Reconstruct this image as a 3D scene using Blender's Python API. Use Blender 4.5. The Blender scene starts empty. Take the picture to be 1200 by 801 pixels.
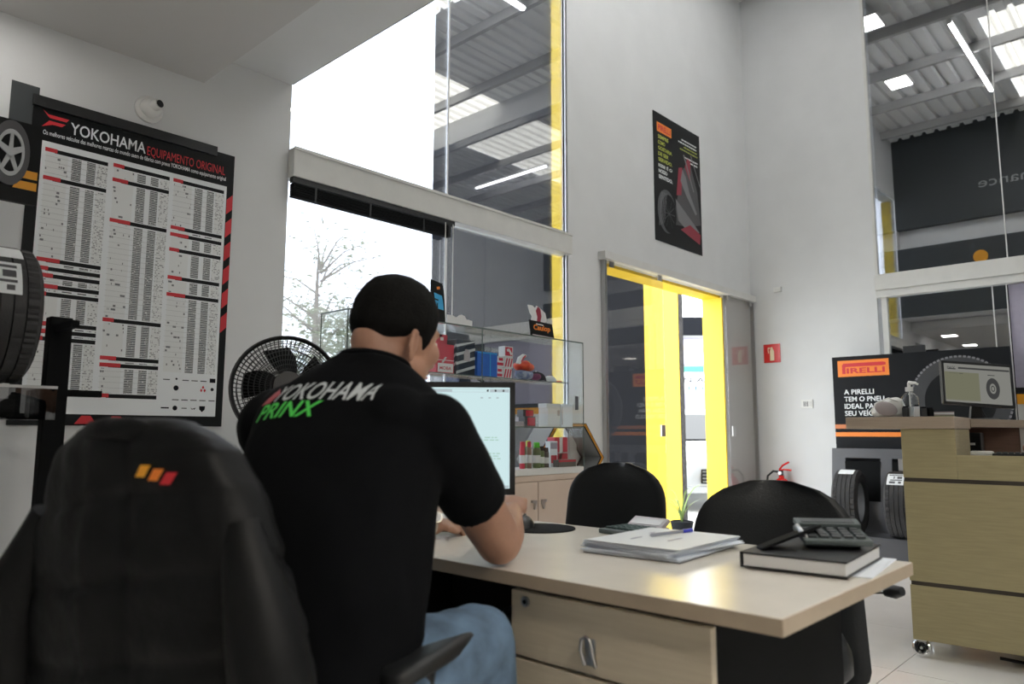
import bpy, math, random
from mathutils import Vector, Matrix, noise
from mathutils.bvhtree import BVHTree
random.seed(7)
SC = bpy.context.scene
COL = SC.collection
V = Vector
PI = math.pi

# ------------------------------------------------------------------ camera
cam_d = bpy.data.cameras.new('camera')
cam = bpy.data.objects.new('camera', cam_d); COL.objects.link(cam)
cam_d.sensor_width = 36.0
cam_d.lens = 864.14 / 1200 * 36.0
cam_d.clip_start = 0.02; cam_d.clip_end = 300
pitch, yaw, roll = math.radians(7.0048), math.radians(42.9708), math.radians(0.1505)
fw = V((math.cos(yaw) * math.cos(pitch), math.sin(yaw) * math.cos(pitch), math.sin(pitch)))
rt = fw.cross(V((0, 0, 1))).normalized(); up = rt.cross(fw)
r2 = math.cos(roll) * rt + math.sin(roll) * up; u2 = -math.sin(roll) * rt + math.cos(roll) * up
cam.matrix_world = Matrix(((r2.x, u2.x, -fw.x, 0), (r2.y, u2.y, -fw.y, 0), (r2.z, u2.z, -fw.z, 1.05), (0, 0, 0, 1)))
cam_d.dof.use_dof = True; cam_d.dof.focus_distance = 3.6; cam_d.dof.aperture_fstop = 3.2
SC.camera = cam

# ------------------------------------------------------------------ world, exposure
w = bpy.data.worlds.new('overcast_sky'); SC.world = w; w.use_nodes = True
bg = w.node_tree.nodes['Background']
bg.inputs[0].default_value = (0.93, 0.97, 1.0, 1); bg.inputs[1].default_value = 7.0
vs = SC.view_settings
vs.view_transform = 'Standard'; vs.look = 'None'; vs.exposure = 0.22; vs.gamma = 1.0; vs.use_curve_mapping = False
SC.cycles.transparent_max_bounces = 40
SC.cycles.max_bounces = 10; SC.cycles.diffuse_bounces = 6; SC.cycles.glossy_bounces = 6
SC.cycles.use_denoising = True
SC.cycles.sample_clamp_indirect = 6.0

def area(name, loc, rot, sx, sy, power, portal=False, color=(1, 1, 1)):
    d = bpy.data.lights.new(name, 'AREA'); d.shape = 'RECTANGLE'; d.size = sx; d.size_y = sy
    d.energy = power; d.color = color
    if portal: d.cycles.is_portal = True
    o = bpy.data.objects.new(name, d); COL.objects.link(o); o.location = loc; o.rotation_euler = rot
    return o
YW, XR, XM = 3.455, 7.483, 1.955          # window wall, right wall, edge of the low ceiling
area('daylight_portal', (3.13, YW + .12, 2.5), (-PI / 2, 0, 0), 2.3, 4.7, 1, True)
area('daylight_portal', (5.82, YW + .12, 1.2), (-PI / 2, 0, 0), 2.0, 2.3, 1, True)

# ------------------------------------------------------------------ materials
def mat(name, col, rough=.5, metal=0, var=0, vscale=20, bump=0, bscale=60, col2=None, spec=.5, coat=0, emit=None, estr=0, trans=0):
    m = bpy.data.materials.new(name); m.use_nodes = True
    nt = m.node_tree; b = nt.nodes['Principled BSDF']
    b.inputs['Base Color'].default_value = (*col, 1); b.inputs['Roughness'].default_value = rough
    b.inputs['Metallic'].default_value = metal; b.inputs['Specular IOR Level'].default_value = spec
    b.inputs['Coat Weight'].default_value = coat
    if emit: b.inputs['Emission Color'].default_value = (*emit, 1); b.inputs['Emission Strength'].default_value = estr
    if trans: b.inputs['Transmission Weight'].default_value = trans
    if var or bump or col2:
        tc = nt.nodes.new('ShaderNodeTexCoord')
        n = nt.nodes.new('ShaderNodeTexNoise'); n.inputs['Scale'].default_value = vscale; n.inputs['Detail'].default_value = 4
        nt.links.new(tc.outputs['Object'], n.inputs['Vector'])
        if var or col2:
            r = nt.nodes.new('ShaderNodeValToRGB')
            c2 = col2 or tuple(min(1, c * (1 + var)) for c in col)
            c1 = col if col2 else tuple(c * (1 - var) for c in col)
            r.color_ramp.elements[0].position = .3; r.color_ramp.elements[1].position = .7
            r.color_ramp.elements[0].color = (*c1, 1); r.color_ramp.elements[1].color = (*c2, 1)
            nt.links.new(n.outputs['Fac'], r.inputs['Fac']); nt.links.new(r.outputs['Color'], b.inputs['Base Color'])
        if bump:
            n2 = nt.nodes.new('ShaderNodeTexNoise'); n2.inputs['Scale'].default_value = bscale; n2.inputs['Detail'].default_value = 5
            nt.links.new(tc.outputs['Object'], n2.inputs['Vector'])
            bp = nt.nodes.new('ShaderNodeBump'); bp.inputs['Strength'].default_value = bump; bp.inputs['Distance'].default_value = .01
            nt.links.new(n2.outputs['Fac'], bp.inputs['Height']); nt.links.new(bp.outputs['Normal'], b.inputs['Normal'])
    return m

def glass(name, tint, base, grz, gcol=(1, 1, 1)):
    """thin pane: tinted see-through plus a mirror reflection that grows at grazing angles"""
    m = bpy.data.materials.new(name); m.use_nodes = True; nt = m.node_tree; nt.nodes.clear()
    out = nt.nodes.new('ShaderNodeOutputMaterial'); mx = nt.nodes.new('ShaderNodeMixShader')
    t = nt.nodes.new('ShaderNodeBsdfTransparent'); t.inputs[0].default_value = (*tint, 1)
    g = nt.nodes.new('ShaderNodeBsdfGlossy'); g.inputs['Color'].default_value = (*gcol, 1); g.inputs['Roughness'].default_value = 0.0
    lw = nt.nodes.new('ShaderNodeLayerWeight'); lw.inputs['Blend'].default_value = .5
    p = nt.nodes.new('ShaderNodeMath'); p.operation = 'POWER'; p.inputs[1].default_value = 4.0
    ma = nt.nodes.new('ShaderNodeMath'); ma.operation = 'MULTIPLY_ADD'; ma.inputs[1].default_value = grz; ma.inputs[2].default_value = base
    nt.links.new(lw.outputs['Facing'], p.inputs[0]); nt.links.new(p.outputs[0], ma.inputs[0])
    nt.links.new(ma.outputs[0], mx.inputs[0]); nt.links.new(t.outputs[0], mx.inputs[1]); nt.links.new(g.outputs[0], mx.inputs[2])
    nt.links.new(mx.outputs[0], out.inputs[0])
    return m

def emis(name, col, s):
    m = bpy.data.materials.new(name); m.use_nodes = True; nt = m.node_tree; nt.nodes.clear()
    out = nt.nodes.new('ShaderNodeOutputMaterial'); e = nt.nodes.new('ShaderNodeEmission')
    e.inputs[0].default_value = (*col, 1); e.inputs[1].default_value = s
    nt.links.new(e.outputs[0], out.inputs[0]); return m

def print_rows(name, paper, ink, row, dens, lo=.48):
    """flat print: rows of small illegible type (row pitch in m) on paper"""
    m = bpy.data.materials.new(name); m.use_nodes = True; nt = m.node_tree; b = nt.nodes['Principled BSDF']
    b.inputs['Roughness'].default_value = .45
    tc = nt.nodes.new('ShaderNodeTexCoord'); sx = nt.nodes.new('ShaderNodeSeparateXYZ'); nt.links.new(tc.outputs['Object'], sx.inputs[0])
    mu = nt.nodes.new('ShaderNodeMath'); mu.operation = 'MULTIPLY'; mu.inputs[1].default_value = 1 / row
    nt.links.new(sx.outputs['Z'], mu.inputs[0])
    fl = nt.nodes.new('ShaderNodeMath'); fl.operation = 'FLOOR'; nt.links.new(mu.outputs[0], fl.inputs[0])
    fr = nt.nodes.new('ShaderNodeMath'); fr.operation = 'FRACT'; nt.links.new(mu.outputs[0], fr.inputs[0])
    gt = nt.nodes.new('ShaderNodeMath'); gt.operation = 'GREATER_THAN'; gt.inputs[1].default_value = .45; nt.links.new(fr.outputs[0], gt.inputs[0])
    xs = nt.nodes.new('ShaderNodeMath'); xs.operation = 'MULTIPLY'; xs.inputs[1].default_value = dens; nt.links.new(sx.outputs['X'], xs.inputs[0])
    cb = nt.nodes.new('ShaderNodeCombineXYZ'); nt.links.new(xs.outputs[0], cb.inputs[0]); nt.links.new(fl.outputs[0], cb.inputs[1])
    n = nt.nodes.new('ShaderNodeTexNoise'); n.inputs['Scale'].default_value = 1.7; nt.links.new(cb.outputs[0], n.inputs['Vector'])
    g2 = nt.nodes.new('ShaderNodeMath'); g2.operation = 'GREATER_THAN'; g2.inputs[1].default_value = lo; nt.links.new(n.outputs['Fac'], g2.inputs[0])
    pr = nt.nodes.new('ShaderNodeMath'); pr.operation = 'MULTIPLY'; nt.links.new(gt.outputs[0], pr.inputs[0]); nt.links.new(g2.outputs[0], pr.inputs[1])
    mx = nt.nodes.new('ShaderNodeMix'); mx.data_type = 'RGBA'; mx.inputs[6].default_value = (*paper, 1); mx.inputs[7].default_value = (*ink, 1)
    nt.links.new(pr.outputs[0], mx.inputs[0]); nt.links.new(mx.outputs[2], b.inputs['Base Color'])
    return m

def wood(name, c1, c2, rough=.4):
    m = bpy.data.materials.new(name); m.use_nodes = True; nt = m.node_tree; b = nt.nodes['Principled BSDF']; b.inputs['Roughness'].default_value = rough
    tc = nt.nodes.new('ShaderNodeTexCoord'); mp = nt.nodes.new('ShaderNodeMapping'); mp.inputs['Scale'].default_value = (3, 3, 45)
    n = nt.nodes.new('ShaderNodeTexNoise'); n.inputs['Scale'].default_value = 2.5; n.inputs['Detail'].default_value = 6
    r = nt.nodes.new('ShaderNodeValToRGB'); r.color_ramp.elements[0].color = (*c1, 1); r.color_ramp.elements[1].color = (*c2, 1)
    r.color_ramp.elements[0].position = .3; r.color_ramp.elements[1].position = .7
    nt.links.new(tc.outputs['Object'], mp.inputs[0]); nt.links.new(mp.outputs[0], n.inputs['Vector']); nt.links.new(n.outputs['Fac'], r.inputs[0]); nt.links.new(r.outputs[0], b.inputs['Base Color'])
    return m

M = {}
M['wall'] = mat('white_wall_paint', (.645, .655, .660), .75, var=.03, vscale=3, bump=.05, bscale=120)
M['ceil'] = mat('ceiling_paint', (.55, .545, .54), .8, var=.02, vscale=2)
M['yellow'] = mat('yellow_paint', (.86, .60, .035), .6, var=.05, vscale=6, bump=.15, bscale=90)
M['alu'] = mat('white_aluminium', (.62, .62, .60), .45, var=.04, vscale=8)
M['steel'] = mat('brushed_steel', (.5, .5, .5), .3, 1)
M['chrome'] = mat('chrome', (.8, .8, .8), .12, 1)
M['black'] = mat('black_plastic', (.012, .013, .014), .42, bump=.03, bscale=300)
M['matblack'] = mat('matte_black', (.005, .0055, .006), .8, spec=.12, bump=.05, bscale=200)
M['leather'] = mat('black_leatherette', (.010, .012, .014), .45, spec=.35, bump=.12, bscale=220)
M['rubber'] = mat('tyre_rubber', (.022, .022, .023), .6, bump=.1, bscale=150)
M['white'] = mat('white_print', (.76, .79, .81), .5)
M['whiteplastic'] = mat('white_plastic', (.72, .72, .70), .35)
M['paper'] = mat('paper', (.80, .85, .92), .7, var=.03, vscale=8)
M['red'] = mat('red_print', (.55, .02, .03), .45)
M['red2'] = mat('red_enamel', (.58, .015, .012), .25)
M['orange'] = mat('orange_print', (.80, .22, .025), .5)
M['amber'] = mat('amber_print', (.82, .36, .02), .5)
M['green'] = mat('green_print', (.09, .72, .10), .6)
M['shirtprint'] = mat('white_shirt_print', (.62, .66, .68), .7)
M['posterblk'] = mat('poster_black', (.007, .008, .009), .45, spec=.18)
M['boardblk'] = mat('board_black', (.009, .010, .012), .5, spec=.15, var=.15, vscale=4)
M['grey'] = mat('grey_paint', (.075, .077, .085), .45, var=.05, vscale=6)
M['darkgrey'] = mat('dark_grey_cladding', (.012, .013, .016), .9, spec=.08, var=.06, vscale=2)
M['dgrey2'] = mat('dark_grey_panel', (.035, .042, .045), .5)
M['desk'] = mat('beige_laminate', (.80, .755, .67), .21, var=.04, vscale=9)
M['deskedge'] = mat('beige_edge_band', (.42, .34, .25), .4, var=.05, vscale=20)
M['drawer'] = wood('pale_drawer_laminate', (.56, .48, .36), (.62, .54, .41), .42)
M['counter'] = wood('olive_oak_laminate', (.30, .255, .135), (.36, .305, .165), .45)
M['ledge'] = wood('taupe_laminate', (.33, .26, .195), (.38, .30, .225), .4)
M['brown'] = wood('brown_laminate', (.20, .12, .085), (.25, .15, .105), .45)
M['cabinet'] = mat('pink_beige_laminate', (.56, .45, .37), .4, var=.03, vscale=6)
M['groove'] = mat('joint_shadow_strip', (.05, .04, .03), .8)
M['skin'] = mat('skin', (.36, .19, .125), .5, var=.10, vscale=14, bump=.08, bscale=160)
M['hair'] = mat('dark_hair', (.0035, .0033, .003), .8, spec=.15, var=.4, vscale=60, bump=.35, bscale=240)
M['shirt'] = mat('black_jersey', (.0035, .004, .005), .95, spec=.12, bump=.25, bscale=24)
M['jeans'] = mat('washed_denim', (.10, .16, .24), .85, var=.35, vscale=16, bump=.3, bscale=60)
M['jacket'] = mat('black_nylon', (.0042, .0046, .005), .5, spec=.2, var=.2, vscale=7, bump=.5, bscale=16)
M['watch'] = mat('watch_steel', (.55, .5, .42), .3, 1)
M['floor'] = mat('polished_porcelain', (.88, .86, .83), .10, var=.05, vscale=2.5)
M['grout'] = mat('tile_grout', (.12, .11, .10), .8)
M['roof'] = mat('white_steel_sheet', (.80, .81, .81), .5, var=.05, vscale=1.5)
M['purlin'] = mat('grey_steel_purlin', (.42, .42, .42), .5)
M['concrete'] = mat('pale_concrete', (.50, .50, .48), .9, var=.1, vscale=1.2)
M['stone'] = mat('dark_rough_edge', (.012, .011, .011), .9, col2=(.06, .055, .055), vscale=45, bump=.8, bscale=60)
M['leaf'] = mat('pale_leaf', (.17, .20, .10), .7, var=.4, vscale=5)
M['bark'] = mat('grey_bark', (.20, .17, .14), .9, var=.2)
M['plant'] = mat('green_blade_leaf', (.16, .24, .07), .6, var=.3, vscale=9)
M['carsilver'] = mat('silver_car_paint', (.55, .57, .60), .25, .3, coat=1)
M['lilac'] = mat('lilac_grey_panel', (.33, .31, .39), .6, var=.04)
M['blue'] = mat('blue_card', (.02, .12, .50), .4, var=.1)
M['navy'] = mat('navy_card', (.02, .03, .05), .4)
M['silvercard'] = mat('silver_card', (.5, .52, .54), .4)
M['cyan'] = mat('cyan_print', (.04, .35, .65), .5)
M['crimson'] = mat('crimson_card', (.50, .02, .05), .4)
M['cardwhite'] = mat('white_card', (.68, .68, .68), .5)
M['greenliq'] = mat('green_bottle', (.06, .45, .02), .25)
M['olive'] = mat('olive_bottle', (.08, .13, .04), .3)
M['calc'] = mat('calculator_grey', (.075, .095, .095), .4)
M['calclight'] = mat('calculator_silver', (.40, .36, .37), .35)
M['lcd'] = mat('lcd_glass', (.50, .50, .48), .2)
M['key'] = mat('calculator_key', (.05, .085, .08), .45)
M['keydark'] = mat('charcoal_key', (.045, .052, .055), .45)
M['penblue'] = mat('blue_pen_cap', (.03, .04, .45), .3)
M['penclear'] = mat('grey_pen_barrel', (.25, .26, .30), .3)
M['liquid'] = mat('clear_gel', (.75, .78, .80), .1, trans=.7)
M['print_lime'] = mat('lime_small_print', (.35, .40, .08), .5)
M['lamp'] = emis('led_tube_light', (1, 1, 1), 58)
M['panel_led'] = emis('led_panel_light', (1, .98, .95), 22)
M['low_led'] = emis('low_panel_light', (1, .96, .91), 15); M['low_led_fill'] = emis('fill_panel_light', (1, .93, .83), 200)
M['screen'] = emis('monitor_white', (.66, .86, .88), .80)
M['screenbar'] = emis('monitor_bar', (.62, .74, .78), .62)
M['screengreen'] = emis('monitor_green_text', (.52, .80, .68), .66)
M['screen2'] = emis('till_screen', (.42, .42, .38), .42)
M['screen2y'] = emis('till_screen_olive', (.40, .40, .27), .34)
M['screen2d'] = emis('till_screen_dark', (.10, .10, .10), .4)
M['film'] = glass('reflective_film_glass', (.74, .76, .80), .40, .45)
M['clear'] = glass('clear_glass', (.955, .97, .965), .03, .75)
M['doorglass'] = glass('tinted_door_glass', (.87, .86, .85), .045, .85)
M['acrylic'] = glass('smoky_acrylic', (.55, .55, .55), .10, .5)
# translucent roof sheet
ms = bpy.data.materials.new('translucent_skylight'); ms.use_nodes = True; nt = ms.node_tree; nt.nodes.clear()
o_ = nt.nodes.new('ShaderNodeOutputMaterial'); t_ = nt.nodes.new('ShaderNodeBsdfTranslucent'); t_.inputs[0].default_value = (.36, .34, .30, 1)
nt.links.new(t_.outputs[0], o_.inputs[0]); M['skylight'] = ms

# ------------------------------------------------------------------ mesh helpers
class B:
    def __init__(s): s.v = []; s.f = []
    def add(s, vs_, fs):
        o = len(s.v); s.v += [tuple(p) for p in vs_]; s.f += [tuple(i + o for i in f) for f in fs]; return s
    def box(s, c, d, R=None):
        c = V(c); h = V(d) / 2; P = []
        for x in (-1, 1):
            for y in (-1, 1):
                for z in (-1, 1):
                    q = V((x * h.x, y * h.y, z * h.z)); P.append(c + (R @ q if R else q))
        return s.add(P, [(0, 1, 3, 2), (4, 6, 7, 5), (0, 4, 5, 1), (2, 3, 7, 6), (0, 2, 6, 4), (1, 5, 7, 3)])
    def lim(s, x0, x1, y0, y1, z0, z1):
        return s.box(((x0 + x1) / 2, (y0 + y1) / 2, (z0 + z1) / 2), (abs(x1 - x0), abs(y1 - y0), abs(z1 - z0)))
    def loft(s, rings, cap=True, closed=False):
        n = len(rings[0]); o = len(s.v)
        for r in rings: s.v += [tuple(p) for p in r]
        m = len(rings)
        for i in range(m if closed else m - 1):
            a = o + i * n; b = o + ((i + 1) % m) * n
            for j in range(n):
                k = (j + 1) % n; s.f.append((a + j, a + k, b + k, b + j))
        if cap and not closed:
            s.f.append(tuple(o + j for j in reversed(range(n)))); s.f.append(tuple(o + (m - 1) * n + j for j in range(n)))
        return s
    def tube(s, pts, r, n=8, closed=False, cap=True):
        pts = [V(p) for p in pts]; m = len(pts)
        rr = list(r) if isinstance(r, (list, tuple)) else [r] * m
        rings = []; pu = None
        for i, p in enumerate(pts):
            a = pts[i - 1] if (i > 0 or closed) else p; b = pts[(i + 1) % m] if (i < m - 1 or closed) else p
            t = (b - a).normalized()
            if pu is None: pu = t.orthogonal().normalized()
            u = (pu - t * pu.dot(t)).normalized(); pu = u; v_ = t.cross(u)
            rings.append([p + (u * math.cos(2 * PI * k / n) + v_ * math.sin(2 * PI * k / n)) * rr[i] for k in range(n)])
        return s.loft(rings, cap, closed)
    def cyl(s, a, b, r0, r1=None, n=16): return s.tube([a, b], [r0, r0 if r1 is None else r1], n)
    def lathe(s, prof, Mx=None, n=32, ang=None):
        """prof: (r, h) pairs about local Z"""
        Mx = Mx or Matrix.Identity(4); full = ang is None; a0, a1 = ang or (0, 2 * PI)
        k = n if full else n + 1; o = len(s.v)
        for i in range(k):
            a = a0 + (a1 - a0) * i / n
            for r, h in prof: s.v.append(tuple(Mx @ V((r * math.cos(a), r * math.sin(a), h))))
        q = len(prof)
        for i in range(n):
            a = o + i * q; b = o + ((i + 1) % k) * q
            for j in range(q - 1): s.f.append((a + j, b + j, b + j + 1, a + j + 1))
        return s
    def ell(s, c, ax, n=20, m=12):
        """ellipsoid; ax = three half-axis vectors"""
        c = V(c); a, b, d = [V(x) for x in ax]; o = len(s.v)
        for i in range(m + 1):
            th = PI * i / m
            for j in range(n):
                ph = 2 * PI * j / n
                s.v.append(tuple(c + a * (math.sin(th) * math.cos(ph)) + b * (math.sin(th) * math.sin(ph)) + d * math.cos(th)))
        for i in range(m):
            for j in range(n):
                k = (j + 1) % n; s.f.append((o + i * n + j, o + (i + 1) * n + j, o + (i + 1) * n + k, o + i * n + k))
        return s
    def prism(s, poly, O, X, Y, N, d):
        """polygon in the (X,Y) frame at O, thickened by d along N"""
        O, X, Y, N = V(O), V(X), V(Y), V(N)
        a = [O + X * p[0] + Y * p[1] for p in poly]; b = [p + N * d for p in a]; n = len(poly)
        fs = [tuple(range(n - 1, -1, -1)), tuple(range(n, 2 * n))] + [(i, (i + 1) % n, n + (i + 1) % n, n + i) for i in range(n)]
        return s.add(a + b, fs)
    def build(s, name, m, parent=None, smooth=None, bevel=0, seg=2, kind=None, fix=True):
        me = bpy.data.meshes.new(name); me.from_pydata(s.v, [], s.f); me.validate()
        if fix:
            import bmesh
            bm = bmesh.new(); bm.from_mesh(me); bmesh.ops.recalc_face_normals(bm, faces=bm.faces); bm.to_mesh(me); bm.free()
        return link(me, name, m, parent, smooth, bevel, seg, kind)

def link(me, name, m, parent=None, smooth=None, bevel=0, seg=2, kind=None):
    me.materials.append(m if not isinstance(m, str) else M[m])
    if smooth:
        me.polygons.foreach_set('use_smooth', [True] * len(me.polygons)); me.set_sharp_from_angle(angle=math.radians(smooth))
    o = bpy.data.objects.new(name, me); COL.objects.link(o)
    if parent: o.parent = parent
    if kind: o['kind'] = kind
    if bevel:
        b = o.modifiers.new('bevel', 'BEVEL'); b.width = bevel; b.segments = seg; b.limit_method = 'ANGLE'; b.angle_limit = math.radians(40)
    return o

def tag(o, label, cat, group=None):
    o['label'] = label; o['category'] = cat
    if group: o['group'] = group
    return o
def thing(name, label, cat, loc=(0, 0, 0), rz=0, group=None):
    o = bpy.data.objects.new(name, None); COL.objects.link(o); o.location = loc; o.rotation_euler = (0, 0, rz); o.empty_display_size = .05
    return tag(o, label, cat, group)
def struct(o): o['kind'] = 'structure'; return o
def dup(root, loc=None, rz=None, label=None, group=None):
    r = root.copy(); COL.objects.link(r)
    if loc is not None: r.location = loc
    if rz is not None: r.rotation_euler = (0, 0, rz)
    if label: r['label'] = label
    if group: r['group'] = group
    for ch in list(root.children):
        c = ch.copy(); COL.objects.link(c); c.parent = r
        for g in ch.children:
            d = g.copy(); COL.objects.link(d); d.parent = c
    return r

def text_mesh(body, bold=0, shear=0):
    cu = bpy.data.curves.new('txt', 'FONT'); cu.body = body; cu.offset = bold; cu.shear = shear; cu.resolution_u = 3
    o = bpy.data.objects.new('txt', cu); COL.objects.link(o)
    dg = bpy.context.evaluated_depsgraph_get(); dg.update()
    me = bpy.data.meshes.new_from_object(o.evaluated_get(dg)); bpy.data.objects.remove(o); bpy.data.curves.remove(cu)
    return me
def text(body, O, Xv, Yv, m, parent, name='lettering', bold=0, shear=0, fit=True):
    """flat lettering filling the box O + Xv*[0..1] + Yv*[0..1]"""
    me = text_mesh(body, bold, shear); O, Xv, Yv = V(O), V(Xv), V(Yv)
    xs = [v.co.x for v in me.vertices]; ys = [v.co.y for v in me.vertices]
    x0, x1, y0, y1 = min(xs), max(xs), min(ys), max(ys)
    for v in me.vertices: v.co = O + Xv * ((v.co.x - x0) / (x1 - x0)) + Yv * ((v.co.y - y0) / (y1 - y0))
    me.name = name
    return link(me, name, m, parent)

# ================================================================== SETTING
T = .19
YO = YW + T
b = B()
b.lim(-2.2, 1.96, YW, YO, -.1, 5.9); b.lim(1.96, 4.30, YW, YO, -.1, .12); b.lim(1.96, 4.30, YW, YO, 4.9, 5.9)
b.lim(4.30, 4.80, YW, YO, -.1, 5.9); b.lim(4.80, 6.84, YW, YO, 2.435, 5.9); b.lim(6.84, XR + T, YW, YO, -.1, 5.9)
struct(b.build('wall_left', 'wall'))
# shallow pilaster between window and door
struct(B().lim(4.315, 4.40, YW - .018, YW - .0005, -.1, 5.9).build('trim_pilaster', 'wall'))
b = B()
b.lim(XR, XR + T, 2.19, YW, -.1, 5.9); b.lim(XR, XR + T, -4.2, -2.2, -.1, 5.9); b.lim(XR, XR + T, -2.2, 2.19, 5.55, 5.9)
struct(b.build('wall_right', 'wall'))
struct(B().lim(-2.2, XR + T, -4.39, -4.2, -.1, 5.9).build('wall_front', 'wall'))
struct(B().lim(-2.39, -2.2, -4.39, YO, -.1, 5.9).build('wall_back', 'wall'))
# low ceiling panel and the beam around it
struct(B().lim(-2.2, 1.485, -4.2, YW, 2.75, 2.90).build('ceiling', 'ceil'))
struct(B().lim(1.485, XM, -4.2, YW, 2.909, 3.2).build('trim_beam', 'wall'))
# upper storey face above the beam, dark cladding with a lit slot
b = B(); b.lim(XM - .12, XM, -4.2, YW, 3.2, 4.05); b.lim(XM - .12, XM, -4.2, YW, 4.38, 5.95)
b.lim(XM, XM + .012, -4.2, YW, 2.915, 4.05)
mez = struct(b.build('wall_upper', 'dgrey2'))
struct(B().lim(XM - .20, XM - .15, -4.2, YW, 3.9, 4.5).build('wall_slot', 'roof'))
text('performance', (XM + .006, .75, 4.79), (0, 1.50, 0), (0, 0, .205), mat('faded_lettering', (.34, .35, .36), .5), mez)
B().cyl((XM + .012, 2.29, 3.76), (XM + .018, 2.29, 3.76), .10, n=24).build('round_sticker', 'amber', mez)
for lx, ly, lb in ((.54, 3.09, 'flush square light in low ceiling, mirrored nearest in the right window'), (-1.26, 3.14, 'flush square light in low ceiling, mirrored farther in the right window'), (.5, -.9, 'unseen fill light added in the low ceiling on the right behind the camera'), (.9, -2.6, 'unseen fill light added in the low ceiling far to the right of the camera')):
    t = thing('ceiling_light', lb, 'ceiling light', (lx, ly, 2.75), 0, 'flush panels in the low ceiling')
    B().box((0, 0, -.008), (.24, .24, .014)).build('frame', 'alu', t); B().box((0, 0, -.017), (.21, .21, .004)).build('diffuser', 'low_led' if ly > 0 else 'low_led_fill', t)  # the stronger pair is unseen fill, added to brighten floor, drawers and counter

# floor: large polished tiles with recessed joints
fl = struct(B().lim(-2.2, XR + T, -4.2, YO, -.06, -.004).build('floor', 'grout'))
ts = .80; y0t = 1.10
tile_me = None
for i in range(-3, 10):
    for j in range(-7, 4):
        cx, cy = 4.9 + (i - 6) * ts, y0t + (j + .5) * ts
        if cx < -2.1 or cx > XR - .2 or cy < -4 or cy > YW - .1: continue
        if tile_me is None:
            o = B().box((0, 0, -.004), (ts - .004, ts - .004, .008)).build('floor_tile', 'floor', fl); tile_me = o.data
        else:
            o = bpy.data.objects.new('floor_tile', tile_me); COL.objects.link(o); o.parent = fl
        o.location = (cx, cy, 0)

# roof of the tall hall: corrugated sheets, purlins, translucent strips
def corrug(b, x0, x1, y0, y1, z, p=.18, h=.045):
    ys = []; y = y0
    while y < y1 - 1e-6:
        for dy, dz in ((0, 0), (p * .55, 0), (p * .66, h), (p * .89, h)):
            if y + dy < y1: ys.append((y + dy, z + dz))
        y += p
    ys.append((y1, z)); vs_ = []
    for yy, zz in ys: vs_ += [(x0, yy, zz), (x1, yy, zz)]
    return b.add(vs_, [(2 * i, 2 * i + 1, 2 * i + 3, 2 * i + 2) for i in range(len(ys) - 1)])
rf = B()
strips = ((.55, 1.55), (-1.9, -.30))
for a, c in ((1.55, YO), (-.30, .55), (-4.39, -1.9)): corrug(rf, XM - .2, XR + T, a, c, 5.90)
corrug(rf, 5.3, XR + T, .55, 1.55, 5.90)
rf = struct(rf.build('roof', 'roof', fix=False))
for (a, c), xe in zip(strips, (5.3, XR + T)): corrug(B(), XM - .2, xe, a, c, 5.905).build('translucent_sheet', 'skylight', rf, fix=False)
for x in (2.5, 3.6, 4.7, 5.8, 6.9): B().lim(x - .03, x + .03, -4.2, YW, 5.78, 5.90).build('purlin', 'purlin', rf)
struct(B().lim(-2.39, XM - .12, -4.39, YO, 5.72, 5.85).build('slab', 'wall'))
for a, c in strips:
    area('skylight_portal', ((XM + XR) / 2, (a + c) / 2, 6.2), (0, 0, 0), 5.6, c - a, 1, True)
def tube_lamp(loc, L, rz, label):
    t = thing('led_tube', label, 'tube light', loc, rz)
    B().box((0, 0, .028), (L, .06, .024)).build('housing', 'whiteplastic', t)
    B().cyl((-L / 2, 0, 0), (L / 2, 0, 0), .022, n=10).build('tube', 'lamp', t)
    for sx in (-1, 1): B().box((sx * (L / 2 + .012), 0, .008), (.024, .05, .06)).build('end_cap', 'whiteplastic', t)
tube_lamp((4.58, 1.76, 5.75), 2.3, 0, 'long LED tube under the hall roof, mirrored as slanted bright bar in right window')
tube_lamp((5.35, -2.1, 5.75), 1.8, PI / 2, 'LED tube running crosswise, mirrored as thin bright line in the tall left window')
for k, (x, y, lb) in enumerate(((4.48, 2.64, 'small square LED panel under the roof, mirrored whole in the right window'), (6.30, 2.47, 'small square LED panel mirrored cut off at left edge of right window'))):
    t = thing('ceiling_light', lb, 'panel light', (x, y, 5.77))
    B().box((0, 0, .01), (.36, .30, .02)).build('frame', 'alu', t); B().box((0, 0, -.003), (.32, .26, .006)).build('diffuser', 'panel_led', t)

# ------------------------------------------------------------------ window_1 (left, tall)
w1 = struct(bpy.data.objects.new('window_1', None)); COL.objects.link(w1)
B().lim(1.955, 4.325, YW - .055, YW + .05, 2.392, 2.548).build('transom', 'alu', w1, bevel=.004)
B().lim(1.957, 4.322, YW - .062, YW - .05, 2.536, 2.552).build('transom_lip', 'alu', w1)
B().lim(4.300, 4.318, YW - .012, YW + .04, .12, 4.9).build('side_channel', 'steel', w1)
B().lim(1.96, 4.30, YW - .03, YW + .05, .09, .13).build('sill', 'alu', w1)
for z0, z1 in ((.13, 2.392), (2.548, 4.9)):
    xs = [1.962, 3.098, 4.298]
    for a, c in zip(xs[:-1], xs[1:]): B().lim(a + .003, c - .003, YW + .012, YW + .020, z0, z1).build('pane', 'film', w1)
    B().lim(3.093, 3.103, YW + .006, YW + .011, z0, z1).build('glass_joint', 'cardwhite', w1)
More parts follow.
